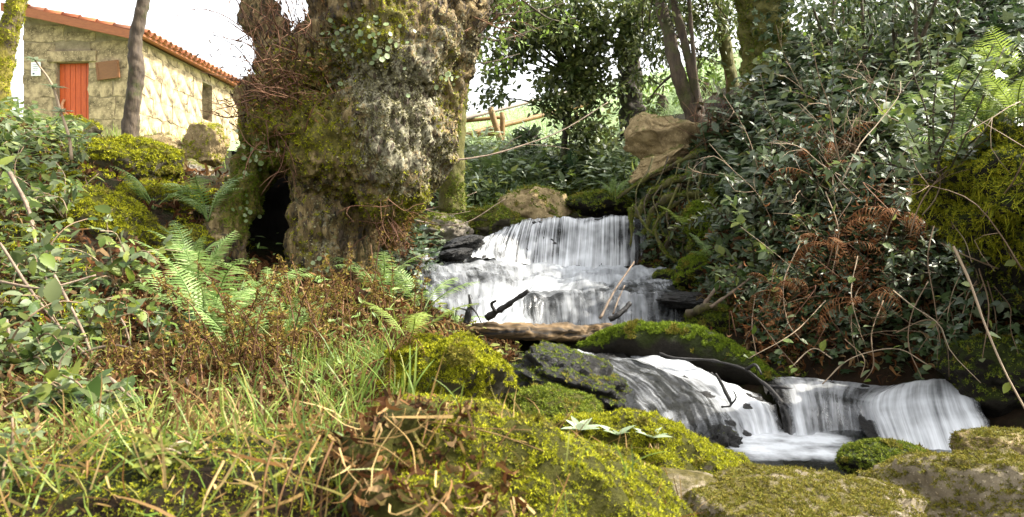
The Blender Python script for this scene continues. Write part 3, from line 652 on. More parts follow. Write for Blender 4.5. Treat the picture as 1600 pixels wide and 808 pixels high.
water('lower_fall', [
    [(1190, 588, 5.0, .5), (1240, 590, 4.95, .6), (1300, 594, 4.9, .5), (1370, 600, 4.85, .5), (1420, 600, 4.8, .6)],
    [(1205, 606, 4.6, .45), (1250, 606, 4.6, .6), (1300, 610, 4.55, .55), (1350, 618, 4.5, .4), (1400, 612, 4.5, .8)],
    [(1215, 622, 4.4, .5), (1255, 622, 4.4, .55), (1300, 624, 4.4, .3), (1345, 634, 4.35, .25), (1385, 638, 4.3, .8)],
    [(1225, 665, 4.15, .6), (1262, 665, 4.15, .5), (1305, 668, 4.2, .25), (1350, 675, 4.15, .25), (1385, 680, 4.05, .7)],
    [(1232, 718, 3.85, .95), (1275, 718, 3.85, .8), (1315, 722, 3.9, .5), (1355, 722, 3.9, .3), (1390, 720, 3.85, .6)]], 80, 110, 'flow', .012, 10, 1.2, .035, .05)
water('fan_fall', [
    [(1378, 606, 4.75, .6), (1420, 598, 4.75, .8), (1460, 590, 4.7, .7), (1490, 588, 4.65, .5), (1512, 590, 4.55, .3)],
    [(1352, 618, 4.5, .6), (1410, 606, 4.5, .9), (1458, 600, 4.45, .8), (1500, 602, 4.4, .7), (1528, 612, 4.3, .4)],
    [(1340, 640, 4.2, .5), (1405, 632, 4.2, .85), (1460, 624, 4.15, .55), (1512, 630, 4.1, .7), (1545, 640, 4.05, .3)],
    [(1355, 672, 3.95, .45), (1415, 668, 3.9, .7), (1472, 664, 3.88, .5), (1528, 662, 3.85, .7), (1560, 668, 3.85, .35)],
    [(1385, 730, 3.7, .8), (1440, 735, 3.68, .9), (1495, 732, 3.66, .85), (1545, 722, 3.66, .9), (1580, 712, 3.7, .7)]], 80, 130, 'fan', .010, 9, 1.0, .05, .04)
pv = np.linspace(0, 1, 60); PX, PY = np.meshgrid(.55 + 2.0 * pv, 2.5 + 1.75 * pv)
pp = np.stack([PX.ravel(), PY.ravel(), np.zeros(3600)], 1); pp[:, 2] = .0 + fbm(pp * np.array([6, 9, 1]), 3, 35) * .006
qx, qy = proj(pp); fo = .95 * np.clip(1.7 - np.abs(qy - 696) / 18, 0, 1) * np.clip(1.7 - np.abs(qx - 1235) / 75, 0, 1)
tag(link('pool_water', mesh('pool_water', pp, grid_faces(60, 60), M['pool'], True, uv=pp[:, :2], attrs={'foam': fo, 'fade': np.ones(len(fo))})), None, None, None, 'structure')

# ------------------------------------------------------------------ the old tree
def remesh(parts, voxel):
    V, F = join(parts); me = mesh('tmp', V, F, None); o = link('tmp', me)
    md = o.modifiers.new('r', 'REMESH'); md.mode = 'VOXEL'; md.voxel_size = voxel
    dg = bpy.context.evaluated_depsgraph_get(); e = o.evaluated_get(dg).to_mesh(); e.calc_loop_triangles()
    nv = np.empty(len(e.vertices) * 3); e.vertices.foreach_get('co', nv); nf = np.empty(len(e.loop_triangles) * 3, np.int32); e.loop_triangles.foreach_get('vertices', nf)
    bpy.data.objects.remove(o); bpy.data.meshes.remove(me)
    return nv.reshape(-1, 3), nf.reshape(-1, 3)
def lap(V, F, it=3, k=.5):
    E = np.concatenate([F[:, [0, 1]], F[:, [1, 2]], F[:, [2, 0]]]); cnt = np.bincount(E[:, 0], minlength=len(V))[:, None]
    for _ in range(it):
        s = np.stack([np.bincount(E[:, 0], V[E[:, 1], c], len(V)) for c in range(3)], 1); V = V * (1 - k) + k * s / np.maximum(cnt, 1)
    return V
u5 = 5.6 / FPX
def blob(px, py, Y, r, sy=1., sz=1., sx=1.): v, f = ico(3); return v * np.array([r * sx, r * sy, r * sz]) * u5 + P(px, py, Y), f
tp = [tube([P(500, 480, 5.5), P(503, 400, 5.5), P(503, 330, 5.5), P(510, 250, 5.7)], [.24, .19, .175, .22], 16),
      tube([P(540, 460, 5.5), P(556, 400, 5.5), P(584, 320, 5.6)], [.14, .105, .13], 14),
      tube([P(450, 190, 5.9), P(415, 240, 5.75), P(390, 285, 5.65), P(362, 345, 5.5), P(335, 420, 5.4), P(320, 470, 5.3)], [.26, .16, .125, .125, .14, .16], 14),
      tube([P(410, 460, 6.9), P(430, 330, 6.9), P(480, 200, 6.5)], [.42, .40, .4], 14), tube([P(530, 470, 6.3), P(540, 330, 6.25), P(560, 200, 6.2)], [.22, .25, .35], 14),
      blob(592, 205, 5.36, 84, .9, 1.), blob(604, 250, 5.26, 60, .9, 1.1), blob(606, 292, 5.28, 40, 1, 1.1), blob(528, 232, 5.35, 70, .9), blob(650, 205, 5.45, 52),
      blob(462, 190, 5.35, 60, .9, .8), blob(440, 222, 5.4, 38), blob(500, 205, 5.35, 50), blob(425, 165, 5.45, 40), blob(418, 200, 5.5, 34), blob(480, 120, 5.5, 50), blob(520, 95, 5.5, 56),
      blob(560, 165, 5.95, 85), blob(632, 100, 5.3, 64, 1, .75), blob(650, 60, 5.3, 52), blob(608, 62, 5.25, 56), blob(600, 20, 5.35, 70), blob(566, 84, 5.35, 44),
      tube([P(575, 170, 5.9), P(585, 60, 5.7), P(597, -60, 5.65), P(600, -260, 5.65)], [.48, .45, .47, .45], 20),
      blob(455, 122, 5.6, 34),
      tube([P(455, 130, 5.7), P(425, 60, 5.75), P(405, 0, 5.8), P(390, -120, 5.9)], [.2, .12, .10, .09], 12),
      tube([P(596, 372, 6.35), P(614, 335, 6.2), P(645, 285, 6.05), P(670, 210, 6.0), P(696, 110, 6.0), P(724, 0, 6.0), P(740, -160, 6.0)], [.14, .15, .17, .17, .17, .19, .2], 16),
      blob(718, 40, 5.9, 36), blob(685, 40, 6.0, 40)]
BV, BF = remesh(tp, .0185); BV = lap(BV, BF, 5)
bn = vnormals(BV, BF); q = BV * np.array([1, 1, .35])
q = BV * np.array([1, 1, .22])
d = .065 * fbm(BV * 3.4, 4, 41) + .040 * (1 - np.abs(fbm(q * 15, 3, 42)) * 2.4) + .016 * np.abs(fbm(BV * 13, 3, 44)) * (fbm(BV * 2, 2, 43) > -.2)
BV = BV + bn * d[:, None]; bn = vnormals(BV, BF)
bx, by = proj(BV)
def spot(x, y, r, s=1.): return np.exp(-(((bx - x) / r) ** 2 + ((by - y) / (r * s)) ** 2))
lich = .68 * spot(612, 236, 66, 1.25) + .14 * spot(590, 110, 110, 1.2) + .08 * spot(500, 380, 60, 1.6) + .55 * spot(650, 150, 55) + .5 * spot(560, 110, 60) + .3 * spot(640, 60, 60) + .4 * spot(505, 360, 45, 1.5) + .5 * spot(700, 250, 50, 1.2) + .45 * spot(745, 60, 60) + .4 * spot(545, 60, 40)
mossa = 1.1 * spot(385, 290, 55, 1.8) + .5 * spot(620, 20, 60) + .5 * spot(590, 330, 70, .6) + .7 * spot(470, 120, 70) + .6 * spot(520, 230, 60) + .5 * spot(480, 400, 30, 2) + .55 * spot(660, 330, 50, 1.2) + .5 * spot(570, 60, 50) + .5 * spot(705, 150, 30, 3.) + .3 * spot(450, 200, 70)
OT = thing('old_tree', 'huge gnarled old tree with burls and a dark hollow at its base', 'tree', tuple(P(520, 440, 5.6)))
part('trunk', (BV, BF), M['bark'], OT, attrs={'lichen': lich, 'moss': mossa}); solid((BV, BF))
fi = lich[BF].mean(1); fm = mossa[BF].mean(1); front = by[BF].mean(1) > -40
p, nr = tri_samples(BV, BF, 30000, np.clip(fi - .12, 0, 1) * front * (fbm(BV[BF].mean(1) * 7, 3, 48) > -.12) + 1e-9)
T = [curl_t(k) for k in range(2)] + [disc_t(6)]
sc = rng.uniform(.008, .022, len(p)); x = np.cross(nr, rng.normal(size=nr.shape))
part('lichen', inst(disc_t(5), p + nr * .004, basis(x, unit(nr + rng.normal(size=nr.shape) * .8)), np.column_stack([sc, sc * rng.uniform(.4, 1, len(sc)), sc * 3])), M['lichen'], OT, False, 'stuff')
p, nr = tri_samples(BV, BF, 42000, np.clip(fm - .12, 0, 1) * front + 1e-9); g = fbm(p * 14, 2, 23) > -.2; p, nr = p[g], nr[g]
g = (proj(p)[0] < 440) & (proj(p)[1] > 210)
part('moss', tufts(p[~g], nr[~g], .014), M['moss_y'], OT, False, 'stuff'); part('moss', tufts(p[g], nr[g], .013), M['moss_bright'], OT, False, 'stuff')
# bark flakes on the rest
p, nr = tri_samples(BV, BF, 9000, np.clip(.5 - fm, 0, 1) * front + 1e-9); x = np.array([0, 0, 1.]) + rng.normal(size=nr.shape) * .3
part('bark_flakes', inst(small_leaf_t(.4, .1, .2), p + nr * .004, basis(np.cross(np.cross(nr, x), nr), unit(nr + rng.normal(size=nr.shape) * .25)), rng.uniform(.02, .06, len(p))), M['barkthin'], OT, False, 'stuff')

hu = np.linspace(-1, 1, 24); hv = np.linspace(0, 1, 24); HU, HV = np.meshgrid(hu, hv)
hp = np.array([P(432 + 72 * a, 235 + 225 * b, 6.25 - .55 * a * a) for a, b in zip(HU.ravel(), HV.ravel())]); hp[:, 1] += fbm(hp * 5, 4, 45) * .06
part('hollow', (hp, grid_faces(24, 24)), M['hollowshade'], OT, label='back of the hollow, painted black as shade')  # added back sheet; the cavity's shade is put into its black colour
# BVH for placing things on what is built so far
bv, bf = join(SOLID); BVH = BVHTree.FromPolygons([tuple(v) for v in bv], [tuple(f) for f in bf])
def hit(px, py, Y=None):
    d = Vector(P(px, py, 1.0) - np.array([0, 0, CZ])).normalized(); h = BVH.ray_cast(Vector((0, 0, CZ)) + d * .7, d)
    if h[0] is None: return P(px, py, Y or 10), np.array([0, 0, 1.])
    return np.array(h[0]), np.array(h[1])
def drop(x, y, z=9.):
    h = BVH.ray_cast(Vector((x, y, z)), Vector((0, 0, -1))); return np.array(h[0]) if h[0] is not None else np.array([x, y, 0])

# pennywort: round leaves on the trunk and on the mossy root
def pennywort(label, spots, s=.03):
    b, n0 = hit(*spots[0]); t = thing('pennywort', label, 'plant', tuple(b)); me = mesh('leaf', *disc_t(), M['penny'])
    for (x, y) in spots:
        h, n = hit(x, y); d = Vector(unit(n + np.array([0, -.5, .35]) + rng.normal(size=3) * .2))
        o = link('leaf', me, t, Vector(h + n * .03 - b)); o.rotation_euler = d.to_track_quat('Z', 'Y').to_euler(); o.scale = [s * rng.uniform(.75, 1.3)] * 3
def around(cx, cy, rx, ry, n): return [(cx + rng.normal() * rx, cy + rng.normal() * ry) for _ in range(n)]
pennywort('round pale pennywort leaves on the mossy root left of the hollow', around(398, 240, 16, 14, 24))
pennywort('pennywort with round leaves on the upper bark below the limb', around(585, 62, 26, 24, 46))
pennywort('pennywort leaves on the bark at the top of the twig thicket', around(520, 70, 12, 30, 18))
pennywort('pennywort leaves at the foot of the old tree', around(520, 425, 26, 12, 14))
pennywort('pennywort leaves low on the mossy root near the ferns', around(385, 320, 12, 18, 10))
pennywort('pennywort in the fold between the two stems of the old tree', around(700, 118, 12, 12, 9))

# dry twig thicket on the left of the trunk
def twig_bush(label, px, py, Y, n, lens, outd, name='twig_thicket', r=.004, group=None, sag=.15, mat='twig', base=None, spreadr=.06):
    b = P(px, py, Y) if base is None else base; t = thing(name, label, 'twigs', tuple(b), group)
    for i in range(n):
        d = unit(np.array(outd) + rng.normal(size=3) * .5); L = lens * rng.uniform(.5, 1.2); s = b + rng.normal(size=3) * spreadr
        pts = [s]; dd = d.copy()
        for k in range(4):
            dd = unit(dd + rng.normal(size=3) * .28 + np.array([0, 0, -sag * k * .3])); pts.append(pts[-1] + dd * L / 4)
        ps = [tube(pts, np.linspace(r, r * .35, 5), 4, 12)]
        for k in range(3):
            j = rng.randint(1, 4); e = unit(dd + rng.normal(size=3) * .8); ps.append(tube([pts[j], pts[j] + e * L * .15, pts[j] + unit(e + rng.normal(size=3) * .4) * L * .3], [r * .5, r * .4, r * .2], 3, 5))
        part('twig', join(ps), M[mat], t)
    return t
twig_bush('dense brown twigs sprouting from the left burl of the old tree', 440, 170, 5.2, 46, .5, (-.6, -.5, .35), r=.0044, spreadr=.13)
twig_bush('bare twigs rising beside the left limb of the old tree', 470, 80, 5.2, 34, .6, (-.3, -.5, .6), r=.0042, spreadr=.15)
twig_bush('bare twigs hanging over the dark hollow of the tree', 455, 215, 5.2, 20, .42, (.1, -.6, -.4), r=.004, spreadr=.12)
twig_bush('fine reddish rootlets hanging under the big burl', 600, 330, 5.15, 22, .35, (.1, -.2, -1), r=.003, spreadr=.07)
twig_bush('thin bare twigs against the sky right of the second stem', 735, 40, 5.8, 9, .7, (.6, -.3, .1), spreadr=.08)
p = P(455, 140, 5.2) + rng.normal(size=(1900, 3)) * np.array([.20, .12, .20]); pd = rdir(1900)
part('dead_leaves', join([inst(curl_t(k), p[k::3], basis(pd[k::3], rdir(len(p[k::3]))), rng.uniform(.02, .06, len(p[k::3]))) for k in range(3)]), M['litter'], OT, False, 'stuff')
p = P(612, 340, 5.5) + rng.normal(size=(600, 3)) * np.array([.10, .06, .11])
part('rootlets', inst(curl_t(5), p, basis(rdir(600) * np.array([.4, .4, -1]), rdir(600)), rng.uniform(.03, .08, 600)), M['ferndead'], OT, False, 'stuff')

# thin leafy side branches at the top of the right stem
br, lp, ld = [], [], []
for pts in ([(735, 10, 6.0), (780, 22, 6.2), (830, 18, 6.4), (885, 4, 6.6)], [(730, 40, 6.0), (765, 62, 6.1), (800, 58, 6.3), (850, 40, 6.5)], [(745, -30, 6.0), (800, -10, 6.3), (860, 30, 6.5), (900, 28, 6.8)], [(725, 70, 6.0), (750, 30, 6.0), (790, 8, 6.2)], [(712, 95, 6.0), (760, 98, 6.1), (812, 84, 6.3)]):
    w = [P(*q) for q in pts]; br.append(tube(w, np.linspace(.011, .003, len(w)), 5, 24, .4, 3, 14)); c = crom(np.array(w), 30)
    for k in range(9):
        a = c[rng.randint(6, 30)]; e = a + rng.normal(size=3) * np.array([.12, .1, .1]); br.append(tube([a, (a + e) / 2 + rng.normal(size=3) * .02, e], [.004, .003, .001], 4, 6))
        for j in range(7): lp.append(a + (e - a) * rng.uniform(.3, 1.1) + rng.normal(size=3) * .02); ld.append(rng.normal(size=3))
part('side_branch', join(br), M['barkthin'], OT)
lp, ld = np.array(lp), unit(np.array(ld)); part('leaves', inst(small_leaf_t(.5), lp, basis(ld, rdir(len(lp), .4)), rng.uniform(.03, .06, len(lp))), M['canopylight'], OT, False, 'stuff')
# ------------------------------------------------------------------ stone house
HA = P(37, 214, 20.0); HL, HD = 2.98, 7.6
house = thing('stone_house', 'small stone house with a red door and an orange tiled lean-to roof', 'house', tuple(HA)); HR = math.radians(-4.0)
house.rotation_euler = (0, 0, HR)
def hpart(name, VF, mat, parent=house, smooth=False, label=None): return tag(link(name, mesh(name, *VF, M[mat], smooth), parent), label)
DZ = 1.86; DU0, DU1 = .86, 1.70; zt = lambda u: 3.08 - u * .225
WV0, WV1, WZ0, WZ1 = 3.45, 4.35, 1.02, 2.12
def prism(u0, u1, v0, v1, z0, fz):
    V, F = box(u0, u1, v0, v1, z0, 1); V[:, 2] = np.where(V[:, 2] == 1, fz(V[:, 0]), V[:, 2]); return V, F
hpart('wall', join([prism(0, DU0, 0, .35, -1.2, zt), prism(DU1, HL, 0, .35, -1.2, zt), prism(DU0, DU1, 0, .35, DZ, zt), box(DU0, DU1, 0, .35, -1.2, -.05)]), 'mortar', label='front wall with the door')
zr = zt(HL)
hpart('wall', join([box(HL - .35, HL, .35, WV0, -1.5, zr - .003), box(HL - .35, HL, WV1, HD, -1.5, zr - .003), box(HL - .35, HL, WV0, WV1, -1.5, WZ0), box(HL - .35, HL, WV0, WV1, WZ1, zr - .003)]), 'mortar', label='sunlit side wall with the window opening')
hpart('wall', join([prism(0, .35, .35, HD, -1.2, lambda u: zt(u) - .003), prism(.35, HL - .35, HD - .35, HD, -1.2, lambda u: zt(u) - .006)]), 'mortar')
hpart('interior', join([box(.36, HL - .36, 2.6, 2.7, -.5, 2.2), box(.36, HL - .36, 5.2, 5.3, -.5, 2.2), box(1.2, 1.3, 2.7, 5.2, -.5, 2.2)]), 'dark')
def stone_mesh(w, h, dpt, seed):
    """rough-faced wall block: a 7 x 7 face with worn edges, sides running back into the mortar"""
    g = np.array([-.5, -.485, -.25, 0, .25, .485, .5]); X, Z = np.meshgrid(g, g); e = np.maximum(np.abs(X), np.abs(Z)).ravel()
    q = np.column_stack([X.ravel() * w, np.zeros(49), Z.ravel() * h]); o = fbm(q * 4 + seed, 3, seed % 9)
    q[:, 1] = -dpt - o * .002; q[:, 0] += fbm(q * 3 + seed * 2, 2, 5) * .07; q[:, 2] += fbm(q * 3 + seed * 5, 2, 6) * .07
    q[e > .495, 1] = .02; return q, grid_faces(7, 7)
def lay(front):
    z = -.7; k = 0; Lt = HL if front else HD
    while z < 3.0:
        h = rng.uniform(.22, .70); u = 0
        while u < Lt - .05:
            w = min(rng.uniform(.35, 1.25), Lt - u); a, b = u, u + w; u = b; z0, z1 = z, z + h
            if front:
                z1 = min(z1, zt(b) - .06)
                if z1 - z0 < .12: continue
                if z0 < DZ and b > DU0 and a < DU1:
                    if a < DU0 - .15: b = DU0
                    elif b > DU1 + .15: a = DU1
                    else: continue
                    if b - a < .12: continue
            else:
                z1 = min(z1, zr - .06)
                if z1 - z0 < .12: continue
                if z0 < WZ1 and z1 > WZ0 and b > WV0 and a < WV1:
                    if a < WV0 - .15: b = WV0
                    elif b > WV1 + .15: a = WV1
                    else: continue
            V, F = stone_mesh(b - a, z1 - z0, .012 + .012 * rng.rand(), rng.randint(999)); c = ((a + b) / 2, (z0 + z1) / 2)
            if front: o = link('stone', mesh('stone', V, F, M['stone'], False), house, (c[0], 0, c[1]))
            else: o = link('stone', mesh('stone', V[:, [1, 0, 2]] * np.array([-1, 1, 1]), F, M['stone'], False), house, (HL, c[0], c[1]))
        z += h
lay(True); lay(False)
hpart('lintel', box(DU0 - .2, DU1 + .22, -.07, .0, DZ, DZ + .26), 'stone')
door = hpart('door', box(DU0, DU1, .16, .20, -.05, DZ), 'dark')
bw = (DU1 - DU0) / 6
for i in range(6): tag(link('board', mesh('board', *box(DU0 + i * bw + .006, DU0 + (i + 1) * bw - .006, .125, .159, -.05, DZ - .01), M['door'], False), door))
tag(link('handle', mesh('handle', *tube([[DU0 + .14, .11, .95], [DU0 + .10, .07, .8], [DU0 + .16, .07, .62], [DU0 + .32, .11, .5]], [.035, .04, .04, .03], 8), M['metal']), door))
hpart('window_frame', join([box(HL - .3, HL + .03, WV1 - .28, WV1, WZ0, WZ1), box(HL - .3, HL + .04, WV0 - .1, WV1 + .1, WZ0 - .14, WZ0 - .002)]), 'stone')
rf = hpart('roof', (lambda B: (B[0] + np.column_stack([0 * B[0][:, 0], 0 * B[0][:, 0], -.225 * B[0][:, 0] + 3.12]), B[1]))(box(-.28, HL + .32, -.35, HD + .3, 0, .06)), 'fascia')
fb = hpart('fascia_board', (lambda B: (B[0] + np.column_stack([0 * B[0][:, 0], 0 * B[0][:, 0], -.225 * B[0][:, 0] + 3.0]), B[1]))(box(-.30, HL + .1, -.42, -.353, -.02, .19)), 'fascia')
an = np.linspace(0, np.pi, 7); tl = []
for x, r in ((0, .105), (.46, .085)):
    for rr in (r, r - .018):
        tl.append(np.stack([np.full(7, x), rr * np.cos(an), rr * np.sin(an)], 1))
tV = np.concatenate(tl); tF = np.concatenate([grid_faces(2, 7) + 0 for _ in [0]])
idx = np.arange(7); TFc = []
o0, i0, o1, i1 = 0, 7, 14, 21
for j in range(6):
    TFc += [[o0 + j, o1 + j, o1 + j + 1], [o0 + j, o1 + j + 1, o0 + j + 1], [i0 + j, i0 + j + 1, i1 + j + 1], [i0 + j, i1 + j + 1, i1 + j], [o0 + j, o0 + j + 1, i0 + j + 1], [o0 + j, i0 + j + 1, i0 + j], [o1 + j, i1 + j, i1 + j + 1], [o1 + j, i1 + j + 1, o1 + j + 1]]
tm = mesh('roof_tile', tV * np.array([-1, 1, 1]), np.array(TFc)[:, ::-1], M['tile'])
tm2 = mesh('roof_tile', tV * np.array([-1, 1, -1]) , np.array(TFc), M['tile'])
ncol = int((HD + .6) / .27)
for c in range(ncol):
    for r in range(8):
        x = HL + .42 - r * .44; 
        o = link('roof_tile', tm, rf, (x, -.26 + c * .27, 3.215 - .225 * x + rng.uniform(-.006, .006))); o.rotation_euler = (0, math.atan(.225) - .03, rng.uniform(-.03, .03))
for c in range(ncol - 1):
    o = link('roof_tile', tm2, rf, (HL + .40, -.125 + c * .27, 3.275 - .225 * (HL + .40))); o.rotation_euler = (0, math.atan(.225), 0)
def house_world(u, v, z): return np.array(HA) + np.array([u * math.cos(HR) - v * math.sin(HR), u * math.sin(HR) + v * math.cos(HR), z])
pl = thing('wooden_plaque', 'brown wooden plaque hung on the house wall beside the red door', 'plaque', tuple(house_world(2.25, -.085, 1.62))); pl.rotation_euler = (0, math.radians(-6), HR)
link('board', mesh('board', *box(-.29, .29, -.03, .03, -.22, .22), M['plaque'], False), pl)
for s in (-.27, .235): link('board_edge', mesh('board_edge', *box(s, s + .035, -.04, -.031, -.2, .2), M['plaque'], False), pl)
nt = thing('paper_notice', 'small white notice on the house wall left of the red door', 'sign', tuple(house_world(.38, -.08, 1.68))); nt.rotation_euler = (0, 0, HR)
link('sheet', mesh('sheet', *box(-.12, .12, -.012, .012, -.17, .17), M['paper'], False), nt)
link('print', mesh('print', *join([box(-.08, -.03, -.0165, -.0125, -.14, -.1)] + [box(-.08, .07 - .02 * (k % 2), -.0165, -.0125, .1 - k * .045, .108 - k * .045) for k in range(4)]), M['ink'], False), nt)

# ------------------------------------------------------------------ fence
fn = thing('wooden_fence', 'rustic yellow wooden fence on the grassy rise behind the waterfall', 'fence', tuple(P(784, 226, 13.4)))
for pts, r, m in (([P(766, 168, 13.3), P(784, 228, 13.3)], .052, 'fence'), ([P(785, 176, 13.5), P(785, 228, 13.5)], .046, 'fence'), ([P(690, 187, 13.6), P(688, 240, 13.6)], .036, 'fence'), ([P(900, 150, 15.4), P(902, 200, 15.4)], .036, 'fence')): part('post', tube(pts, r, 10, 6), M[m], fn)
for pts, r, m in (([P(650, 205, 13.3), P(719, 187, 13.38), P(845, 155, 14.6), P(930, 134, 15.6)], .032, 'fencegrey'), ([P(690, 193, 13.55), P(786, 183, 13.6)], .032, 'fence'), ([P(660, 227, 13.2), P(719, 213, 13.24), P(845, 181, 14.5), P(930, 160, 15.5)], .046, 'fence'), ([P(690, 219, 13.45), P(786, 207, 13.5)], .036, 'fence')): part('rail', tube(pts, r, 10, 10), M[m], fn)

# ------------------------------------------------------------------ log, sticks, roots
VF = tube([P(700, 512, 5.75), P(770, 516, 5.7), P(850, 520, 5.75), P(930, 520, 5.85), P(1000, 514, 5.95)], [.045, .058, .066, .062, .045], 40, 140, .26, 7, 9); VF = (VF[0] + vnormals(*VF) * (.016 * fbm(VF[0] * np.array([2.5, 22, 22]), 4, 51) - .014 * (fbm(VF[0] * np.array([1.2, 14, 14]), 2, 52) > .35))[:, None], VF[1]); solo('fallen_log', VF, M['log'], 'fallen bare log lying across the stream', 'log')
def stick(label, pts, r0, r1, mat='stick', name='stick', group=None, kids=()):
    pts = [P(*q) for q in pts]; V = tube(pts, np.linspace(r0, r1, len(pts)), 8, len(pts) * 8, .55, 3, 16)
    if not kids: return solo(name, V, M[mat], label, 'branch', group)
    t = thing(name, label, 'branch', tuple(pts[0]), group); part('stem', V, M[mat], t)
    for k in kids: part('twig', tube([P(*q) for q in k], np.linspace(r1, r1 * .5, len(k)), 5, len(k) * 3), M[mat], t)
    return t
stick('dark broken branch poking up left of the middle cascade', [(760, 497, 5.6), (790, 478, 5.55), (826, 455, 5.5)], .022, .016, 'stickdark', kids=[[(775, 488, 5.55), (768, 475, 5.55), (775, 470, 5.5)]])
stick('dark upright snag beside the broken branch', [(728, 505, 5.5), (735, 480, 5.5), (733, 460, 5.5)], .03, .008, 'stickdark', kids=[[(733, 475, 5.5), (745, 490, 5.45), (752, 505, 5.4)], [(732, 485, 5.5), (715, 482, 5.45), (712, 495, 5.45)]])
stick('long thin pale stick leaning across the middle cascade', [(938, 497, 5.8), (960, 455, 6.0), (991, 409, 6.2)], .010, .006)
stick('short pale stick next to the long leaning one', [(958, 490, 5.9), (966, 468, 6.0), (976, 446, 6.1)], .007, .004)
stick('stubby dark stick lying against the log top', [(952, 500, 5.7), (968, 490, 5.7), (985, 474, 5.75)], .022, .017, 'stickdark')
stick('pale bare branch on the moss right of the cascade', [(1100, 476, 5.9), (1122, 448, 5.9), (1160, 415, 6.0)], .017, .012)
stick('second thinner bare branch crossing the mossy stone', [(1110, 480, 5.7), (1150, 452, 5.7), (1205, 408, 5.8)], .013, .008)
stick('thick mossy stick lying beside the green rock', [(1076, 492, 5.9), (1095, 482, 5.8), (1120, 480, 5.8)], .03, .028, 'root')
stick('long arching bare branch in front of the fence', [(640, 243, 6.5), (700, 250, 6.7), (760, 243, 6.9), (820, 226, 7.1), (880, 203, 7.3), (950, 160, 7.6)], .010, .004, name='bare_branch', kids=[[(820, 226, 7.1), (860, 228, 7.1), (890, 233, 7.1)], [(780, 240, 7.0), (800, 220, 7.0), (815, 212, 7.0)]])
stick('low pale bare branch left of the upper fall', [(600, 318, 7.0), (650, 330, 7.2), (700, 318, 7.4), (745, 300, 7.5)], .008, .004, name='bare_branch', kids=[[(660, 327, 7.2), (700, 335, 7.2), (735, 330, 7.3)]])
stick('bare twig branch lying over the pale stone', [(650, 345, 7.2), (700, 352, 7.4), (735, 345, 7.5), (790, 310, 7.6)], .007, .003, name='bare_branch')
stick('black root twisting through the lower white water', [(1030, 552, 5.0), (1060, 560, 4.95), (1110, 563, 4.9), (1160, 576, 4.8), (1192, 598, 4.65), (1216, 622, 4.45), (1232, 655, 4.2), (1236, 690, 4.05)], .007, .012, 'stickdark', name='root', kids=[[(1200, 604, 4.6), (1225, 606, 4.55), (1250, 612, 4.5)], [(1225, 630, 4.35), (1238, 640, 4.3), (1245, 650, 4.25)], [(1165, 578, 4.8), (1180, 570, 4.7), (1190, 585, 4.65)]])
stick('small forked twig caught in the white chute', [(1118, 584, 4.3), (1130, 605, 4.3), (1142, 632, 4.25), (1128, 636, 4.2)], .010, .006, 'stickdark', kids=[[(1142, 632, 4.25), (1150, 622, 4.2), (1146, 610, 4.2)]])
# twisted mossy roots right of the waterfall
rv = []
rt = thing('root_tangle', 'tangle of twisted mossy roots on the bank right of the waterfall', 'roots', tuple(P(1040, 330, 8.2)))
for pts, r in (([(1150, 230, 8.6), (1100, 270, 8.4), (1050, 290, 8.3), (1000, 310, 8.3), (990, 345, 8.3)], .06), ([(1150, 260, 8.4), (1110, 300, 8.2), (1060, 310, 8.1), (1015, 330, 8.2), (1005, 370, 8.2)], .05),
               ([(1120, 300, 8.1), (1080, 330, 8.0), (1050, 365, 8.0), (1030, 400, 8.1)], .05), ([(1100, 250, 8.5), (1040, 270, 8.5), (1000, 290, 8.6), (960, 315, 8.8)], .045), ([(1060, 300, 8.2), (1030, 340, 8.1), (1040, 380, 8.0), (1060, 410, 7.9)], .035),
               ([(1110, 230, 8.8), (1105, 290, 8.2), (1100, 340, 7.9), (1080, 390, 7.7)], .06), ([(1130, 290, 8.0), (1120, 350, 7.7), (1130, 400, 7.4)], .05), ([(1000, 320, 8.2), (1020, 350, 8.1), (1050, 375, 8.0), (1075, 395, 7.9)], .022), ([(990, 335, 8.3), (992, 360, 8.3), (985, 385, 8.3)], .02)):
    VF = tube([P(q[0] + rng.normal() * 7, q[1] + rng.normal() * 5, q[2]) for q in pts], np.linspace(r, r * .5, len(pts)) * rng.uniform(.7, 1.1), 9, len(pts) * 8, .9, 3, 6); part('root', VF, M['root'], rt); rv.append(VF)
for k in range(26):
    a = np.array([rng.uniform(1010, 1150), rng.uniform(235, 340), rng.uniform(7.9, 8.5)]); w = [P(*(a + np.array([-dx * rng.uniform(.2, 1.), dy, -.06 * dy / 30]))) for dx, dy in ((0, 0), (18, 22), (26, 50), (30 + rng.normal() * 15, 85))]
    part('rootlet', tube(w, np.linspace(.014, .004, 4) * rng.uniform(.5, 1.3), 5, 16, .4, 3, 9), M['root'], rt)
p, nr = tri_samples(*join(rv), 9000); q = (nr[:, 2] > -.1) & (fbm(p * 7, 2, 26) > -.1); part('moss', tufts(p[q], nr[q], .018), M['moss_g'], rt, False, 'stuff')
twig_bush('tuft of reddish dry stems at the foot of the leaning trunks', 1120, 215, 8.6, 36, .7, (.2, -.4, .8), 'dry_tuft', .004, spreadr=.12)

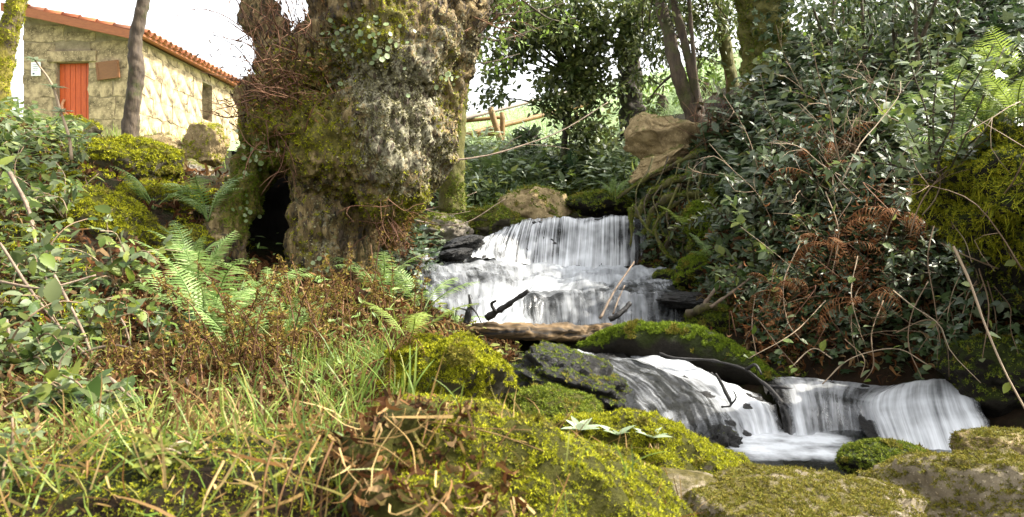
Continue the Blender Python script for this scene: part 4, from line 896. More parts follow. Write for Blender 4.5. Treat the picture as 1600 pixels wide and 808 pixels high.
# ------------------------------------------------------------------ trees
LT = {'lance': small_leaf_t(.36, .1, .15), 'ovate': small_leaf_t(.55, .08, .12), 'ivy': lobed_t()}
def tree(name, label, stems, crowns=(), bark='barkdark', leaf='canopy', lt='lance', lsize=.09, group=None, moss=0, limbs=0):
    b = P(*stems[0][0][0][:3]); t = thing(name, label, 'tree', tuple(b), group); tips = []
    for pts, rs in stems:
        w = [P(*q) for q in pts]; VF = tube(w, rs, 20, len(w) * 14, .22 if rs[0] < .14 else .45, 4, 7); part('trunk', VF, M[bark], t); tips += w[1:]
        if moss:
            p, nr = tri_samples(*VF, moss); q = fbm(p * 3, 3, 8) > -.15; part('moss', tufts(p[q], nr[q], .02), M['moss_y' if bark == 'barkyellow' else 'moss_g'], t, False, 'stuff')
    ps, ds, lim = [], [], []
    for (x, y, Y, rx, ry, rz, n) in crowns:
        c = P(x, y, Y); k = max(6, n // 45)
        cl = c + unit(rng.normal(size=(k, 3))) * (rng.rand(k, 1) ** .45) * np.array([rx, ry, rz])
        base = min(tips, key=lambda q: np.linalg.norm(q - c)) if tips else c
        for e in cl[::3]:
            mid = (base + e) / 2 + rng.normal(size=3) * .1 + np.array([0, 0, .08]); lim.append(tube([base, mid, e], [.022, .012, .004], 5, 8))
        for e in cl:
            m = int(45 * rng.uniform(.5, 1.5)); dirs = unit(rng.normal(size=(m, 3)) + np.array([0, 0, -.15]))
            ps.append(e + dirs * rng.rand(m, 1) ** .6 * lsize * 2.6 * np.array([1, 1, .75])); ds.append(unit(dirs + rng.normal(size=(m, 3)) * .6))
    if lim: part('branches', join(lim), M[bark], t, kind='stuff')
    if ps:
        p, d = np.concatenate(ps), np.concatenate(ds); nrm = unit(rng.normal(size=p.shape) * .5 + np.array([0, 0, 1]))
        part('crown', inst(LT[lt], p, basis(d, nrm), lsize * rng.uniform(.6, 1.25, len(p))), M[leaf], t, False, 'stuff')
    return t
tree('mossy_tree', 'yellow mossy trunk at the left edge beside the house', [([(-8, 225, 9), (2, 120, 9), (12, 60, 9), (30, -20, 9), (45, -120, 9)], [.13, .11, .11, .09, .08])], bark='barkyellow', moss=3500)
tree('young_tree', 'slim dark bare trunk in front of the house corner', [([(203, 235, 11), (207, 170, 11), (213, 110, 11), (212, 60, 11), (226, -10, 11), (232, -120, 11)], [.13, .105, .10, .09, .08, .07])], bark='barkthin')
tree('mossy_tree', 'narrow dark mossy trunk close behind the right stem of the old tree', [([(706, 330, 7.4), (708, 260, 7.4), (714, 180, 7.4), (722, 90, 7.4), (735, -20, 7.4), (745, -140, 7.4)], [.13, .10, .09, .08, .08, .07])], [], 'barkmoss', moss=2500)
tree('holly_tree', 'dark-leaved tree with hanging foliage beside the fence', [([(990, 230, 12), (985, 150, 12), (985, 60, 12), (995, -30, 12), (1000, -150, 12)], [.2, .17, .16, .14, .1]), ([(880, 260, 11.6), (885, 190, 11.6), (900, 120, 11.8), (950, 60, 12)], [.05, .045, .04, .03])],
     [(890, 60, 11.5, 1.0, .9, .6, 2600), (930, 120, 11.6, .75, .7, .55, 1400), (890, 140, 11.3, .5, .5, .5, 1000), (925, 200, 11.4, .55, .5, .45, 900), (800, 60, 11.5, .7, .6, .5, 1100), (770, 130, 11.4, .28, .3, .4, 240), (985, 30, 11.2, .9, .6, .45, 1900), (850, 40, 11.0, .7, .4, .35, 700), (830, 10, 11.5, 1.1, .6, .35, 1300)], 'barkdark', 'canopy', 'ovate', .10)
tree('ivy_stump', 'ivy-covered stump on the bank below the fence', [([(830, 262, 12.6), (828, 230, 12.6), (826, 205, 12.6)], [.16, .15, .12])], [(826, 215, 12.5, .16, .16, .16, 260), (832, 245, 12.5, .22, .2, .14, 260)], 'barkdark', 'ivy', 'ivy', .09)
tree('leaning_tree', 'leaning dark tree with two stems above the cliff rock', [([(1100, 215, 9.6), (1078, 165, 9.6), (1058, 110, 9.6), (1045, 50, 9.7), (1025, -20, 9.8), (1000, -150, 9.9)], [.13, .10, .085, .08, .07, .05]), ([(1095, 190, 9.6), (1080, 110, 9.55), (1065, 50, 9.55), (1048, -20, 9.6), (1040, -120, 9.6)], [.07, .055, .05, .045, .04]), ([(1092, 170, 9.5), (1084, 90, 9.5), (1076, -10, 9.5), (1070, -100, 9.5)], [.03, .026, .024, .02])],
     [(1050, -10, 9.8, .8, .7, .45, 1100), (1100, 20, 10, .5, .5, .4, 500), (1025, 60, 10.6, .4, .4, .5, 600), (1010, 150, 10.6, .3, .3, .3, 260), (1120, 90, 10.6, .4, .3, .4, 260)], 'barkthin', 'canopy', 'lance', .09)
tree('slim_tree', 'slim greyish trunk between the leaning tree and the mossy pair', [([(1150, 175, 10.5), (1142, 120, 10.5), (1130, 50, 10.5), (1118, -20, 10.5), (1110, -150, 10.5)], [.10, .08, .075, .07, .06])], [(1130, -20, 10.6, .9, .7, .45, 900), (1150, 40, 11, .4, .4, .4, 300)], 'barkmoss', 'canopy', 'lance', .09)
tree('mossy_tree', 'pair of thick mossy trunks with ivy on the right bank', [([(1182, 205, 9.3), (1180, 120, 9.3), (1176, 40, 9.3), (1170, -40, 9.3), (1165, -160, 9.3)], [.18, .16, .15, .15, .14]), ([(1245, 200, 9.0), (1222, 120, 9.0), (1205, 50, 9.0), (1192, -30, 9.0), (1180, -150, 9.0)], [.24, .20, .18, .18, .16])], [(1240, 60, 8.9, .25, .2, .5, 350), (1215, 10, 8.8, .3, .2, .3, 260), (1250, 130, 8.7, .25, .2, .3, 260)], 'barkmoss', 'ivy', 'ivy', .08, moss=5000)
tree('dark_tree', 'dark shaded trunk at the top right corner', [([(1545, 160, 8.5), (1535, 90, 8.5), (1520, 20, 8.5), (1510, -100, 8.5)], [.2, .17, .16, .15])], [(1560, 20, 8.4, .7, .4, .45, 1700), (1470, -5, 8.6, .7, .4, .35, 1200), (1620, 60, 8.0, .4, .4, .4, 700), (1380, 0, 8.8, .6, .4, .35, 900)], 'barkdark', 'ivy', 'lance', .09)
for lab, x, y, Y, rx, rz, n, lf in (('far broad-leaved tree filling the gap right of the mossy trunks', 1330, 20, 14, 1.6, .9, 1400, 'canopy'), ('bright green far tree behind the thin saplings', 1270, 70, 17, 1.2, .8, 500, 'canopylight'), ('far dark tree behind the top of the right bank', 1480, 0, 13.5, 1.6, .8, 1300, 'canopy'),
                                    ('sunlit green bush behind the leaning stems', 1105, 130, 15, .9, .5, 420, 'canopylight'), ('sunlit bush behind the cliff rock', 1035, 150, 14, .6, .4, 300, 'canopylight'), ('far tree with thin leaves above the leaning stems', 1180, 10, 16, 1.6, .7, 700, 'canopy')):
    g = ground_z(np.array([[P(x, y, Y)[0], Y]]))[0]; pyb = CY - FPX * (g - CZ) / Y
    tree('far_tree', lab, [([(x + 5, pyb + 4, Y), (x, (y + pyb) / 2, Y), (x, y, Y)], [.14, .11, .06])], [(x, y, Y, rx, rx * .7, rz, n)], 'barkthin', lf, 'ovate', .13 if Y > 13 else .1)
# thin saplings on the right bank
for i, (lab, x0, y0, x1, Y) in enumerate((('thin straight sapling right of the mossy trunks', 1290, 170, 1305, 8), ('thin sapling leaning right above the glossy shrubs', 1272, 150, 1310, 8.3), ('slender sapling in the middle of the glossy shrubs', 1352, 180, 1345, 7.6), ('slender pale sapling beside two close stems', 1400, 170, 1398, 7.4), ('dark slender stem beside the pale sapling', 1425, 175, 1420, 7.2),
        ('leaning dark stem under the dark corner tree', 1455, 120, 1480, 7.6), ('slanting brown stem reaching the top edge', 1470, 120, 1505, 7.4), ('thin stem by the bright ferns', 1440, 160, 1428, 6.9))):
    tree('sapling', lab, [([(x0, y0 + 60, Y), (x0, y0, Y), ((x0 + x1) / 2 + rng.uniform(-4, 4), y0 / 2, Y), (x1, -30, Y)], [.026, .022, .018, .014])], [((x0 + x1) / 2, 40, Y - .1, .3, .25, .4, 140)], 'barkthin', 'laurel', 'lance', .085)

# ------------------------------------------------------------------ leafy shrubs with single leaves
LME = {}
def leaf_me(kind, mat):
    if (kind, mat) not in LME:
        T = {'laurel': leaf_t(.36, .10, .18), 'laurel2': leaf_t(.42, .14, .30), 'trif': trifoliate_t(), 'ivy': lobed_t(), 'ser': serrate_leaf_t(.7), 'small': small_leaf_t(.42)}[kind]
        LME[kind, mat] = (mesh('leaf', *T, M[mat]), T)
    return LME[kind, mat]
def leaf_obj(parent, me, pos, d, nrm, s):
    R = basis(np.asarray(d)[None], np.asarray(nrm)[None])[0]
    o = link('leaf', me, parent); o.matrix_local = Matrix.Translation(Vector(pos)) @ Matrix(R.tolist()).to_4x4() @ Matrix.Scale(s, 4); return o
def shrub(label, b, nst, H, per, kinds, mat, lsize, lean, nparts=90, name='laurel_shrub', group=None, sr=.006, stemmat='barkthin', droop=.2, cat='shrub', width=.5):
    b = np.asarray(b); t = thing(name, label, cat, tuple(b), group); LP, LD, LN = [], [], []
    for i in range(nst):
        d = unit(np.array(lean) + rng.normal(size=3) * np.array([width, width, .25])); L = H * rng.uniform(.6, 1.15); pts = [b + rng.normal(size=3) * np.array([.05, .05, .01]) * H]
        for k in range(4): d = unit(d + rng.normal(size=3) * .2 + np.array([0, 0, -droop * k * .35])); pts.append(pts[-1] + d * L / 4)
        part('stem', tube(pts, np.linspace(sr, sr * .4, 5), 5, 12), M[stemmat], t)
        c = crom(np.array(pts), 40); tg = unit(np.gradient(c, axis=0))
        for k in range(per):
            u = int(39 * (.18 + .82 * (k + rng.rand()) / per)); u = min(u, 39); ph = k * 2.4 + rng.uniform(-.5, .5)
            s = unit(np.cross(tg[u], np.array([.2, .3, 1]))); w = np.cross(s, tg[u]); o = s * math.cos(ph) + w * math.sin(ph)
            LP.append(c[u]); LD.append(unit(o + tg[u] * .55 + np.array([0, -.1, -.1]))); LN.append(unit(np.array([0, -.25, 1]) + o * .3 + rng.normal(size=3) * .35))
    LP, LD, LN = map(np.array, (LP, LD, LN)); s = lsize * rng.uniform(.4, 1.3, len(LP)); px, py = proj(LP)
    score = s / np.maximum(LP[:, 1], .3) * ((px > -20) & (px < 1620) & (py > -20) & (py < 830)) * rng.uniform(.8, 1.2, len(LP)); od = np.argsort(-score); a, r = od[:nparts], od[nparts:]
    ms = [leaf_me(k, mat) for k in kinds]
    for j, i in enumerate(a): leaf_obj(t, ms[j % len(ms)][0], LP[i] - b, LD[i], LN[i], s[i])
    if len(r):
        part('foliage', inst(ms[0][1], LP[r], basis(LD[r], LN[r]), s[r]), M[mat], t, True, 'stuff')
    return t
RB = [((1175, 330), 'glossy shrub beside the twisted mossy roots', 1.0), ((1225, 260), 'glossy shrub below the mossy tree pair', 1.0), ((1190, 420), 'dark leafy shrub low on the bank by the green rock', .8), ((1265, 340), 'glossy shrub above the brown bracken on the bank', .9),
      ((1290, 220), 'tall silvery-leaved shrub behind the saplings', 1.1), ((1350, 290), 'silvery-leaved shrub in the middle of the right bank', 1.0), ((1330, 390), 'leafy shrub mixed with rusty bracken', .8), ((1400, 220), 'pale-leaved shrub at the foot of the thin saplings', 1.0), ((1410, 330), 'glossy shrub left of the overhanging rock', .9),
      ((1460, 260), 'shrub with light leaves touching the overhanging rock', .8), ((1250, 440), 'sparse leafy shrub above the hanging stems', .7), ((1420, 430), 'dark leafy shrub under the overhanging rock', .7), ((1350, 150), 'high glossy shrub under the far trees', 1.1), ((1460, 150), 'high leafy shrub behind the bright ferns', 1.0), ((1240, 180), 'high leafy shrub against the mossy trunks', .9), ((1135, 270), 'small glossy shrub at the end of the roots', .6),
      ((1540, 150), 'dense shrub at the top right edge', .9), ((1320, 120), 'upright shrub among the slender saplings', 1.0), ((1500, 430), 'shrub in the deep shade under the overhang', .7), ((1295, 290), 'bushy glossy shrub in the heart of the bank', .9)]
for i_, ((x, y), lab, H) in enumerate(RB):
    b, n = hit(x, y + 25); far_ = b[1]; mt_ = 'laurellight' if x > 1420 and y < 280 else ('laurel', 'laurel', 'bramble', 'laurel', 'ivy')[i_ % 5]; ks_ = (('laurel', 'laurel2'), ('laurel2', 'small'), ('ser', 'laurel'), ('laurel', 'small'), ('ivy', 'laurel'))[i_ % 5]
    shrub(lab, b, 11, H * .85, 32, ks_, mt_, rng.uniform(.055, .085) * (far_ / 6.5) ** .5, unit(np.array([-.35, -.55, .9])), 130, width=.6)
for (x, y), lab in (((1330, 480), 'trailing ivy hanging down the dark bank'), ((1220, 500), 'ivy strand over the bank behind the mossy rock'), ((1440, 520), 'ivy trailing under the overhang near the water'), ((1540, 480), 'ivy in the shade at the right edge'), ((1290, 530), 'ivy just above the lower stream')):
    b, n = hit(x, y - 40); shrub(lab, b, 7, .6, 12, ('ivy', 'trif'), 'ivy', .075, (0, -.7, -.2), 60, 'ivy_plant', None, .004, 'vine', .6, 'ivy')
# brambles and leafy plants on the left bank
LB = [((30, 560), 'bramble with large grey-green leaves at the left edge', .55, 'bramble', .13), ((130, 520), 'bramble below the mossy stone with pale grey leaves', .5, 'bramble', .12), ((190, 440), 'bramble sprays of silvery leaves over the yellow stone', .5, 'bramble', .12), ((60, 430), 'bramble on the steep left slope', .6, 'bramble', .12), ((110, 630), 'low bramble with one big pale leaf', .45, 'bramble', .13), ((20, 330), 'bramble under the leafy top of the bank', .6, 'bramble', .12), ((230, 530), 'bramble spray leaning over brown bracken', .4, 'bramble', .10), ((20, 720), 'yellowish bramble in the lower left corner', .3, 'bramble', .08), ((150, 640), 'bramble sprig with a few big leaves above the dry grass', .3, 'bramble', .14), ((240, 700), 'small bramble sprig in the middle of the dry grass', .22, 'herb', .09)]
for (x, y), lab, H, m, ls in LB:
    b, n = hit(x, y + 20); shrub(lab, b, 8, H * .85 * b[1] / 3.6, 9, ('trif', 'ser'), m, ls * .66 * (b[1] / 3.6) ** .7, (.25, -.5, .9), 72, 'bramble', None, .005, 'vine', .5, 'bramble')
for (x, y), lab, ls in (((20, 230), 'leafy green plant on the crest of the left bank', .13), ((70, 220), 'leafy plant on the bank crest below the notice', .13), ((115, 250), 'bushy low plant in front of the red door', .12), ((10, 270), 'leafy clump at the left edge of the slope', .13), ((100, 330), 'leaf clump above the yellow mossy stone', .12)):
    b, n = hit(x, y + 10); shrub(lab, b, 12, .34, 11, ('laurel', 'small'), 'bramble', ls * .62, (.1, -.4, .9), 90, 'leafy_plant', None, .004, 'vine', .4, 'plant')
# tall seedling with whorls in front of the house
sd = thing('seedling', 'tall seedling with whorls of leaves rising in front of the red door', 'plant', tuple(P(112, 250, 5.2)))
pts = [P(112, 250, 5.2), P(108, 215, 5.2), P(95, 175, 5.2), P(80, 130, 5.2), P(55, 95, 5.2)]; part('stem', tube(pts, [.012, .011, .009, .008, .005], 6), M['vine'], sd); lm = leaf_me('laurel', 'rosette')[0]
for c, s in ((pts[4], .1), (pts[3] + [.02, 0, -.03], .09), (pts[2], .09), (pts[1], .1)):
    for k in range(8): a = k * .785 + rng.uniform(-.3, .3); d = np.array([math.cos(a), math.sin(a) * .8, .25]); leaf_obj(sd, lm, c - pts[0], unit(d), unit(np.array([0, -.2, 1]) - d * .2), s * rng.uniform(.7, 1.2))

# ------------------------------------------------------------------ ferns
FR = [frond_t(20, .75, .24, 6, .2, 1), frond_t(18, 1.0, .28, 6, .25, 2), frond_t(22, .55, .22, 6, .15, 3)]
FRD = [frond_t(15, 1.7, .17, 4, 1.1, 4), frond_t(13, 1.3, .20, 4, .9, 5), frond_t(16, 2.1, .14, 4, 1.3, 6)]
FME = {}
def fern(label, b, n, L, mat='fern', az0=None, spread=6.28, tilt=(0, .5), name='fern', group=None, cat='fern'):
    t = thing(name, label, cat, tuple(b), group); az0 = rng.uniform(0, 6.28) if az0 is None else az0
    for i in range(n):
        k = rng.randint(3)
        if (k, mat) not in FME: FME[k, mat] = mesh('frond', *(FRD if 'dead' in name else FR)[k], M[mat], True)
        o = link('frond', FME[k, mat], t); a = az0 + spread * (i + rng.uniform(-.3, .3)) / n - spread / 2
        j = .8 if 'dead' in name else .25; o.rotation_euler = (rng.uniform(-j, j), rng.uniform(*tilt), a); o.scale = [L * rng.uniform(.7, 1.15)] * 3
    return t
SB = -math.pi / 2
for (x, y), lab, n, L, mat, kw in (
    ((325, 350), 'upright green fern left of the mossy root', 8, .46, 'fern', {}), ((305, 470), 'tall fern with a bright frond below the dark ledges', 6, .46, 'fern', dict(tilt=(-.15, .3))), ((350, 540), 'fern with long curved fronds on the slope', 7, .50, 'fern', {}), ((415, 470), 'pale fern in front of the hollow', 7, .40, 'fern', {}), ((265, 530), 'bluish fern under the brambles', 6, .30, 'ferndark', {}),
    ((595, 470), 'bright fern at the foot of the old tree by the water', 8, .50, 'fern', {}), ((660, 490), 'broad fern frond cluster left of the driftwood', 5, .42, 'fern', {}), ((640, 540), 'fern with a broad frond next to the yellow boulder', 4, .30, 'fernyellow', {}), ((300, 440), 'bright upright fern under the small mossy ledge', 7, .40, 'fern', dict(tilt=(-.3, .2))), ((375, 575), 'bright fern rising between the bracken stands', 7, .42, 'fern', dict(tilt=(-.3, .2))), ((255, 480), 'fern below the long yellow mossy stone', 6, .34, 'fern', {}), ((450, 545), 'light fern in front of the tree foot', 7, .34, 'fern', dict(tilt=(-.3, .3))), ((320, 545), 'feathery fern with tall fronds beside the brambles', 6, .50, 'fern', dict(tilt=(-.35, .1))), ((240, 330), 'fern arching down over the mossy slab', 4, .42, 'fern', {}), ((715, 512), 'leafy green fern at the left end of the log', 7, .24, 'fern', {}), ((770, 535), 'small fern on the back of the yellow boulder', 6, .18, 'ferndark', {}),
    ((470, 590), 'small feathery fern among the dead bracken', 5, .22, 'fern', {}), ((1080, 370), 'pale fern hanging on the mossy lump by the roots', 7, .34, 'fernyellow', {}), ((1150, 465), 'green fern beside the bare branches on the right', 6, .26, 'fern', {}), ((1110, 410), 'low fern on the sloping mossy bank', 7, .26, 'fern', {}),
    ((1240, 470), 'dark fern hanging on the right bank', 5, .3, 'ferndark', {}), ((1275, 560), 'small blue-green fern above the water', 5, .22, 'ferndark', {}), ((1390, 420), 'fern frond in the bracken on the right bank', 4, .3, 'ferndark', {}), ((1500, 250), 'pale fern growing on the left side of the overhanging rock', 6, .36, 'fern', {}), ((1540, 215), 'bright yellow-green fern on top of the overhanging rock', 7, .36, 'fernyellow', dict(tilt=(-.2, .3))), ((1590, 205), 'large bright fern at the right edge above the rock', 7, .42, 'fernyellow', dict(tilt=(-.3, .2))), ((1450, 215), 'fern with upright pale fronds behind the overhanging rock', 6, .5, 'fern', {}), ((1555, 170), 'bright fern spreading behind the large one at the right edge', 8, .62, 'fernyellow', dict(tilt=(-.3, .3))), ((1500, 185), 'light green fern left of the bright ferns above the rock', 8, .52, 'fern', dict(tilt=(-.3, .3))), ((1595, 150), 'tall bright fern highest at the right edge', 7, .66, 'fernyellow', dict(tilt=(-.4, .1))), ((960, 310), 'small fern at the waterfall lip', 6, .25, 'fern', {}), ((780, 280), 'low ferns on the slope under the fence', 7, .35, 'fern', {}), ((900, 285), 'fern clump above the tan boulder', 7, .35, 'ferndark', {})):
    b, nn = hit(x, y); fern(lab, b, n, L * (1 if b[1] < 6 else b[1] / 6), mat, **kw)
for (x, y), lab, n, L in (((430, 560), 'tall stand of dead brown bracken below the tree', 11, .42), ((500, 540), 'dead bracken right of the tall stand', 10, .36), ((380, 590), 'dead bracken left of the tall stand', 9, .34), ((560, 500), 'dead bracken leaning toward the stream', 9, .4), ((230, 570), 'rusty dead bracken under the brambles', 8, .32), ((450, 440), 'collapsed dead bracken in front of the hollow', 8, .3), ((610, 540), 'dead bracken stems behind the yellow boulder', 7, .34), ((330, 430), 'dead bracken among the green ferns', 7, .28), ((500, 470), 'dead bracken at the foot of the tree columns', 8, .3),
    ((1290, 420), 'rusty bracken low on the right bank', 8, .45), ((1390, 380), 'bright rusty bracken patch left of the overhanging rock', 10, .45), ((1260, 310), 'rusty bracken among glossy leaves', 7, .4), ((1330, 500), 'dead bracken above the water', 7, .35), ((1200, 480), 'drooping dead bracken by the mossy stone', 7, .32), ((1290, 270), 'dry rusty fronds high on the right bank', 6, .4), ((1450, 360), 'dead fronds under the edge of the overhanging rock', 6, .35)):
    b, nn = hit(x, y + 20); b = b + (np.array([-.1, -.42, .22]) if x > 1100 else 0); fern(lab, b, n, L * (1 if b[1] < 6 else b[1] / 6), 'ferndead' if x < 1100 else 'fernrust', name='dead_bracken', cat='bracken', tilt=(-.1, 1.3))

def bracken_stand(label, b, n, H, cols=('ferndead', 'ochre')):
    t = thing('bracken_stand', label, 'bracken', tuple(b)); P_, D_ = [], []
    for i in range(n):
        w = b + rng.normal(size=3) * np.array([.11, .09, 0]); lean = rng.normal(size=3) * .16; h = H * rng.uniform(.55, 1.15); pts = [w - np.array([0, 0, .05]), w + lean * h * .3 + [0, 0, h * .4], w + lean * h + [0, 0, h * .8], w + lean * h * 2.2 + [0, 0, h]]
        part('stem', tube(pts, [.0035, .003, .0022, .001], 4, 10), M['twig'], t); c = crom(np.array(pts), 60)[14:]
        for k in range(46): P_.append(c[rng.randint(len(c))]); D_.append(unit(rng.normal(size=3) * np.array([1, 1, .5]) + np.array([0, 0, -.1])))
    P_, D_ = np.array(P_), np.array(D_)
    for j, m in enumerate(cols): part('fronds', inst(curl_t(j + 3), P_[j::2], basis(D_[j::2], rdir(len(P_[j::2]))), rng.uniform(.02, .055, len(P_[j::2]))), M[m], t, False, 'stuff')
for (x, y), lab, n, H in (((420, 610), 'tall olive-brown bracken stand in the middle of the left slope', 16, .42), ((350, 600), 'bracken stand left of the tall olive-brown one', 13, .36), ((475, 590), 'bracken stand between the tall one and the long grass', 13, .34), ((540, 540), 'bracken stand leaning over the long grass', 12, .36), ((600, 505), 'reddish bracken stand at the stream edge by the bright fern', 12, .30), ((280, 620), 'low bracken stand at the edge of the brambles', 10, .28), ((480, 500), 'bracken stand below the foot of the old tree', 10, .20), ((400, 480), 'bracken stand in front of the dark hollow', 9, .15)):
    b, nn = hit(x, y); bracken_stand(lab, b, n, H * (b[1] / 3.6) ** .5)
for (x, y), lab in (((1395, 345), 'crumpled rusty fronds left of the overhanging rock'), ((1285, 395), 'crumpled rusty fronds over the lower bank'), ((1265, 265), 'crumpled brown fronds among the glossy leaves'), ((1330, 440), 'crumpled brown fronds above the hanging stems'), ((1215, 500), 'crumpled brown fronds drooping beside the mossy stone')):
    b, nn = hit(x, y); b = b + np.array([-.05, -.30, .0]); t = thing('dead_fronds', lab, 'bracken', tuple(b)); k = 420; p = b + rng.normal(size=(k, 3)) * np.array([.20, .12, .17]) * (b[1] / 5.5); d = rdir(k) * np.array([1, 1, -.6])
    part('fronds', join([inst(curl_t(j), p[j::3], basis(d[j::3], rdir(len(p[j::3]))), rng.uniform(.025, .075, len(p[j::3]))) for j in range(3)]), M['fernrust'], t, False, 'stuff')
    for j in range(6): w = b + rng.normal(size=3) * np.array([.15, .08, .1]); part('stem', tube([w, w + rng.normal(size=3) * .1 + np.array([0, -.03, .05]), w + rng.normal(size=3) * .2 + np.array([0, -.05, -.1])], [.004, .0035, .002], 4, 8), M['twig'], t)
for i, lab in enumerate(('bare stems rising from the glossy shrubs below the mossy trunks', 'bare stems among the silvery shrubs in the middle of the bank', 'bare stems beside the overhanging rock', 'bare stems above the rusty bracken', 'bare stems at the top of the right bank', 'bare stems by the thin saplings')):
    x, y = ((1210, 330), (1330, 330), (1450, 330), (1300, 450), (1380, 200), (1280, 220))[i]; b, nn = hit(x, y); b = b + np.array([-.05, -.25, .05])
    twig_bush(lab, 0, 0, 0, 12, .85, (-.15, -.35, .9), 'bare_shrub', .0042, base=b, spreadr=.22, mat='vine')
# ------------------------------------------------------------------ hanging stems on the right bank and pale stems on the left
def stems(label, name, specs, mat='vine', group=None):
    pass
VN = [[(1490, 385, 3.6), (1515, 440, 3.5), (1540, 510, 3.4), (1570, 580, 3.3), (1605, 645, 3.2)], [(1555, 360, 3.9), (1580, 400, 3.8), (1610, 430, 3.7)], [(1380, 470, 4.9), (1362, 520, 4.7), (1365, 570, 4.6), (1350, 596, 4.6)], [(1450, 440, 4.7), (1425, 490, 4.6), (1420, 540, 4.5), (1440, 590, 4.4)], [(1290, 470, 5.1), (1240, 520, 4.9), (1170, 560, 4.8)],
      [(1180, 460, 5.3), (1175, 510, 5.1), (1182, 555, 5.0)], [(1185, 500, 5.2), (1215, 540, 5.0), (1245, 575, 4.9)], [(1300, 560, 4.8), (1270, 545, 4.8), (1235, 575, 4.7)], [(1320, 530, 4.9), (1350, 560, 4.7), (1345, 590, 4.6)], [(1465, 330, 4.6), (1450, 400, 4.5), (1460, 470, 4.4), (1470, 540, 4.4)], [(1440, 280, 4.8), (1400, 330, 4.8), (1380, 380, 4.8)], [(1560, 420, 4.0), (1510, 400, 4.0), (1470, 380, 4.2)], [(1250, 380, 5.3), (1225, 440, 5.1), (1230, 500, 5.0), (1250, 530, 4.9)],
      [(1210, 420, 5.4), (1195, 480, 5.2), (1160, 500, 5.2)], [(1340, 400, 5.1), (1330, 460, 4.9), (1345, 520, 4.8)], [(1285, 600, 4.5), (1330, 560, 4.5), (1400, 545, 4.5), (1450, 570, 4.4)], [(1530, 420, 4.2), (1545, 480, 4.1), (1535, 560, 4.1)], [(1290, 300, 5.5), (1310, 360, 5.3), (1300, 430, 5.2)], [(1400, 520, 4.7), (1450, 500, 4.6), (1500, 520, 4.4)]]
VL = ['long pale bramble stem hanging from the overhanging rock to the water', 'short stem curling at the right edge below the rock', 'pale crooked stem dipping to the lower stream', 'curved stem hanging in the shade of the bank', 'stem slanting left across the bank foot', 'upright stem above the green mossy rock', 'stem slanting right above the mossy rock', 'bent stem near the water below the dark fern', 'short forked stem touching the stream', 'long stem hanging left of the overhanging rock', 'pale stem leaning under the pale-leaved shrub', 'stem arching left below the rock', 'thin stem curving down through the bracken', 'stem beside the bare branches', 'stem in the middle of the hanging tangle', 'low stem running along the water edge', 'dark stem under the overhang', 'rusty stem in the bracken patch', 'low arching stem in the deep shade']
for pts, lab in zip(VN, VL):
    w = [P(*q) for q in pts]; t = thing('hanging_stem', lab, 'stem', tuple(w[0]), 'hanging stems on the right bank'); r = .0065 if pts[0] == (1490, 385, 3.6) else .0042
    part('stem', tube(w, np.linspace(r, r * .6, len(w)), 6, 24, .3, 2, 15), M['vine'], t); c = crom(np.array(w), 12)
    for k in range(3, 12, 3 if r > .005 else 4):
        d = unit(rng.normal(size=3) + np.array([0, -.5, .1])); leaf_obj(t, leaf_me('ser', 'bramble')[0], c[k] - w[0], d, unit(np.array([0, -.5, 1.]) + rng.normal(size=3) * .4), rng.uniform(.04, .075))
VN = [[(15, 270, 4.0), (45, 330, 3.9), (65, 420, 3.7), (110, 500, 3.5)], [(85, 430, 3.3), (130, 520, 3.1), (160, 610, 2.9), (150, 650, 2.8)], [(0, 380, 3.3), (60, 470, 3.2), (140, 560, 3.0), (210, 600, 2.9)], [(170, 590, 2.5), (230, 640, 2.4), (320, 670, 2.4)], [(10, 500, 3.0), (20, 560, 2.9), (15, 640, 2.7)], [(290, 590, 2.8), (310, 640, 2.6), (330, 680, 2.5)], [(100, 560, 3.0), (180, 540, 3.0), (240, 560, 2.95)], [(250, 430, 4.2), (245, 500, 4.0), (250, 560, 3.8)], [(145, 480, 3.4), (190, 500, 3.3), (215, 590, 3.1)], [(0, 440, 3.2), (70, 450, 3.2), (150, 430, 3.3)]]
VL = ['thick pale stem running down the left slope', 'pale stem bending down behind the big bramble leaf', 'long stem slanting across the left bank', 'pale stem lying in the dry grass', 'pale upright stem at the left edge', 'short pale stem poking from the brown litter', 'arched stem under the brambles', 'pale stem standing below the dark ledges', 'crooked stem over the rusty bracken', 'thin stem crossing the slope below the leafy crest']
for pts, lab in zip(VN, VL):
    w = [P(*q) for q in pts]; solo('dead_branch', tube(w, np.linspace(.011 if 'thick' in lab else .006, .004, len(w)), 6, 24, .3, 2, 15), M['stick'], lab, 'stem', 'dead branches on the left bank')

# ------------------------------------------------------------------ ground cover (uncountable)
def stuff(name, VF, mat, label, cat, smooth=False): return tag(link(name, mesh(name, *VF, M[mat], smooth)), label, cat, None, 'stuff')
def litter_on(n, poly, s0, s1, **kw):
    p, nr = ground_samples(n, poly, **kw); k = len(p); d = rdir(k, .1); p = p + nr * rng.uniform(0, .05, (k, 1))
    return join([inst(curl_t(j), p[j::4], basis(d[j::4], rdir(len(p[j::4]), .3)), rng.uniform(s0, s1, len(p[j::4])) * np.clip(p[j::4][:, 1] / 3.5, .5, 2.5)) for j in range(4)])
LEFT = [(-60, 150), (140, 200), (340, 250), (400, 420), (480, 440), (600, 440), (660, 500), (600, 560), (580, 650), (420, 720), (-60, 830)]
stuff('leaf_litter', join([litter_on(5000, LEFT, .03, .10, ymax=9), litter_on(6000, [(180, 380), (400, 420), (640, 470), (600, 640), (380, 680), (180, 640)], .04, .12, ymax=6)]), 'litter', 'brown dead fern litter covering the left slope', 'litter')
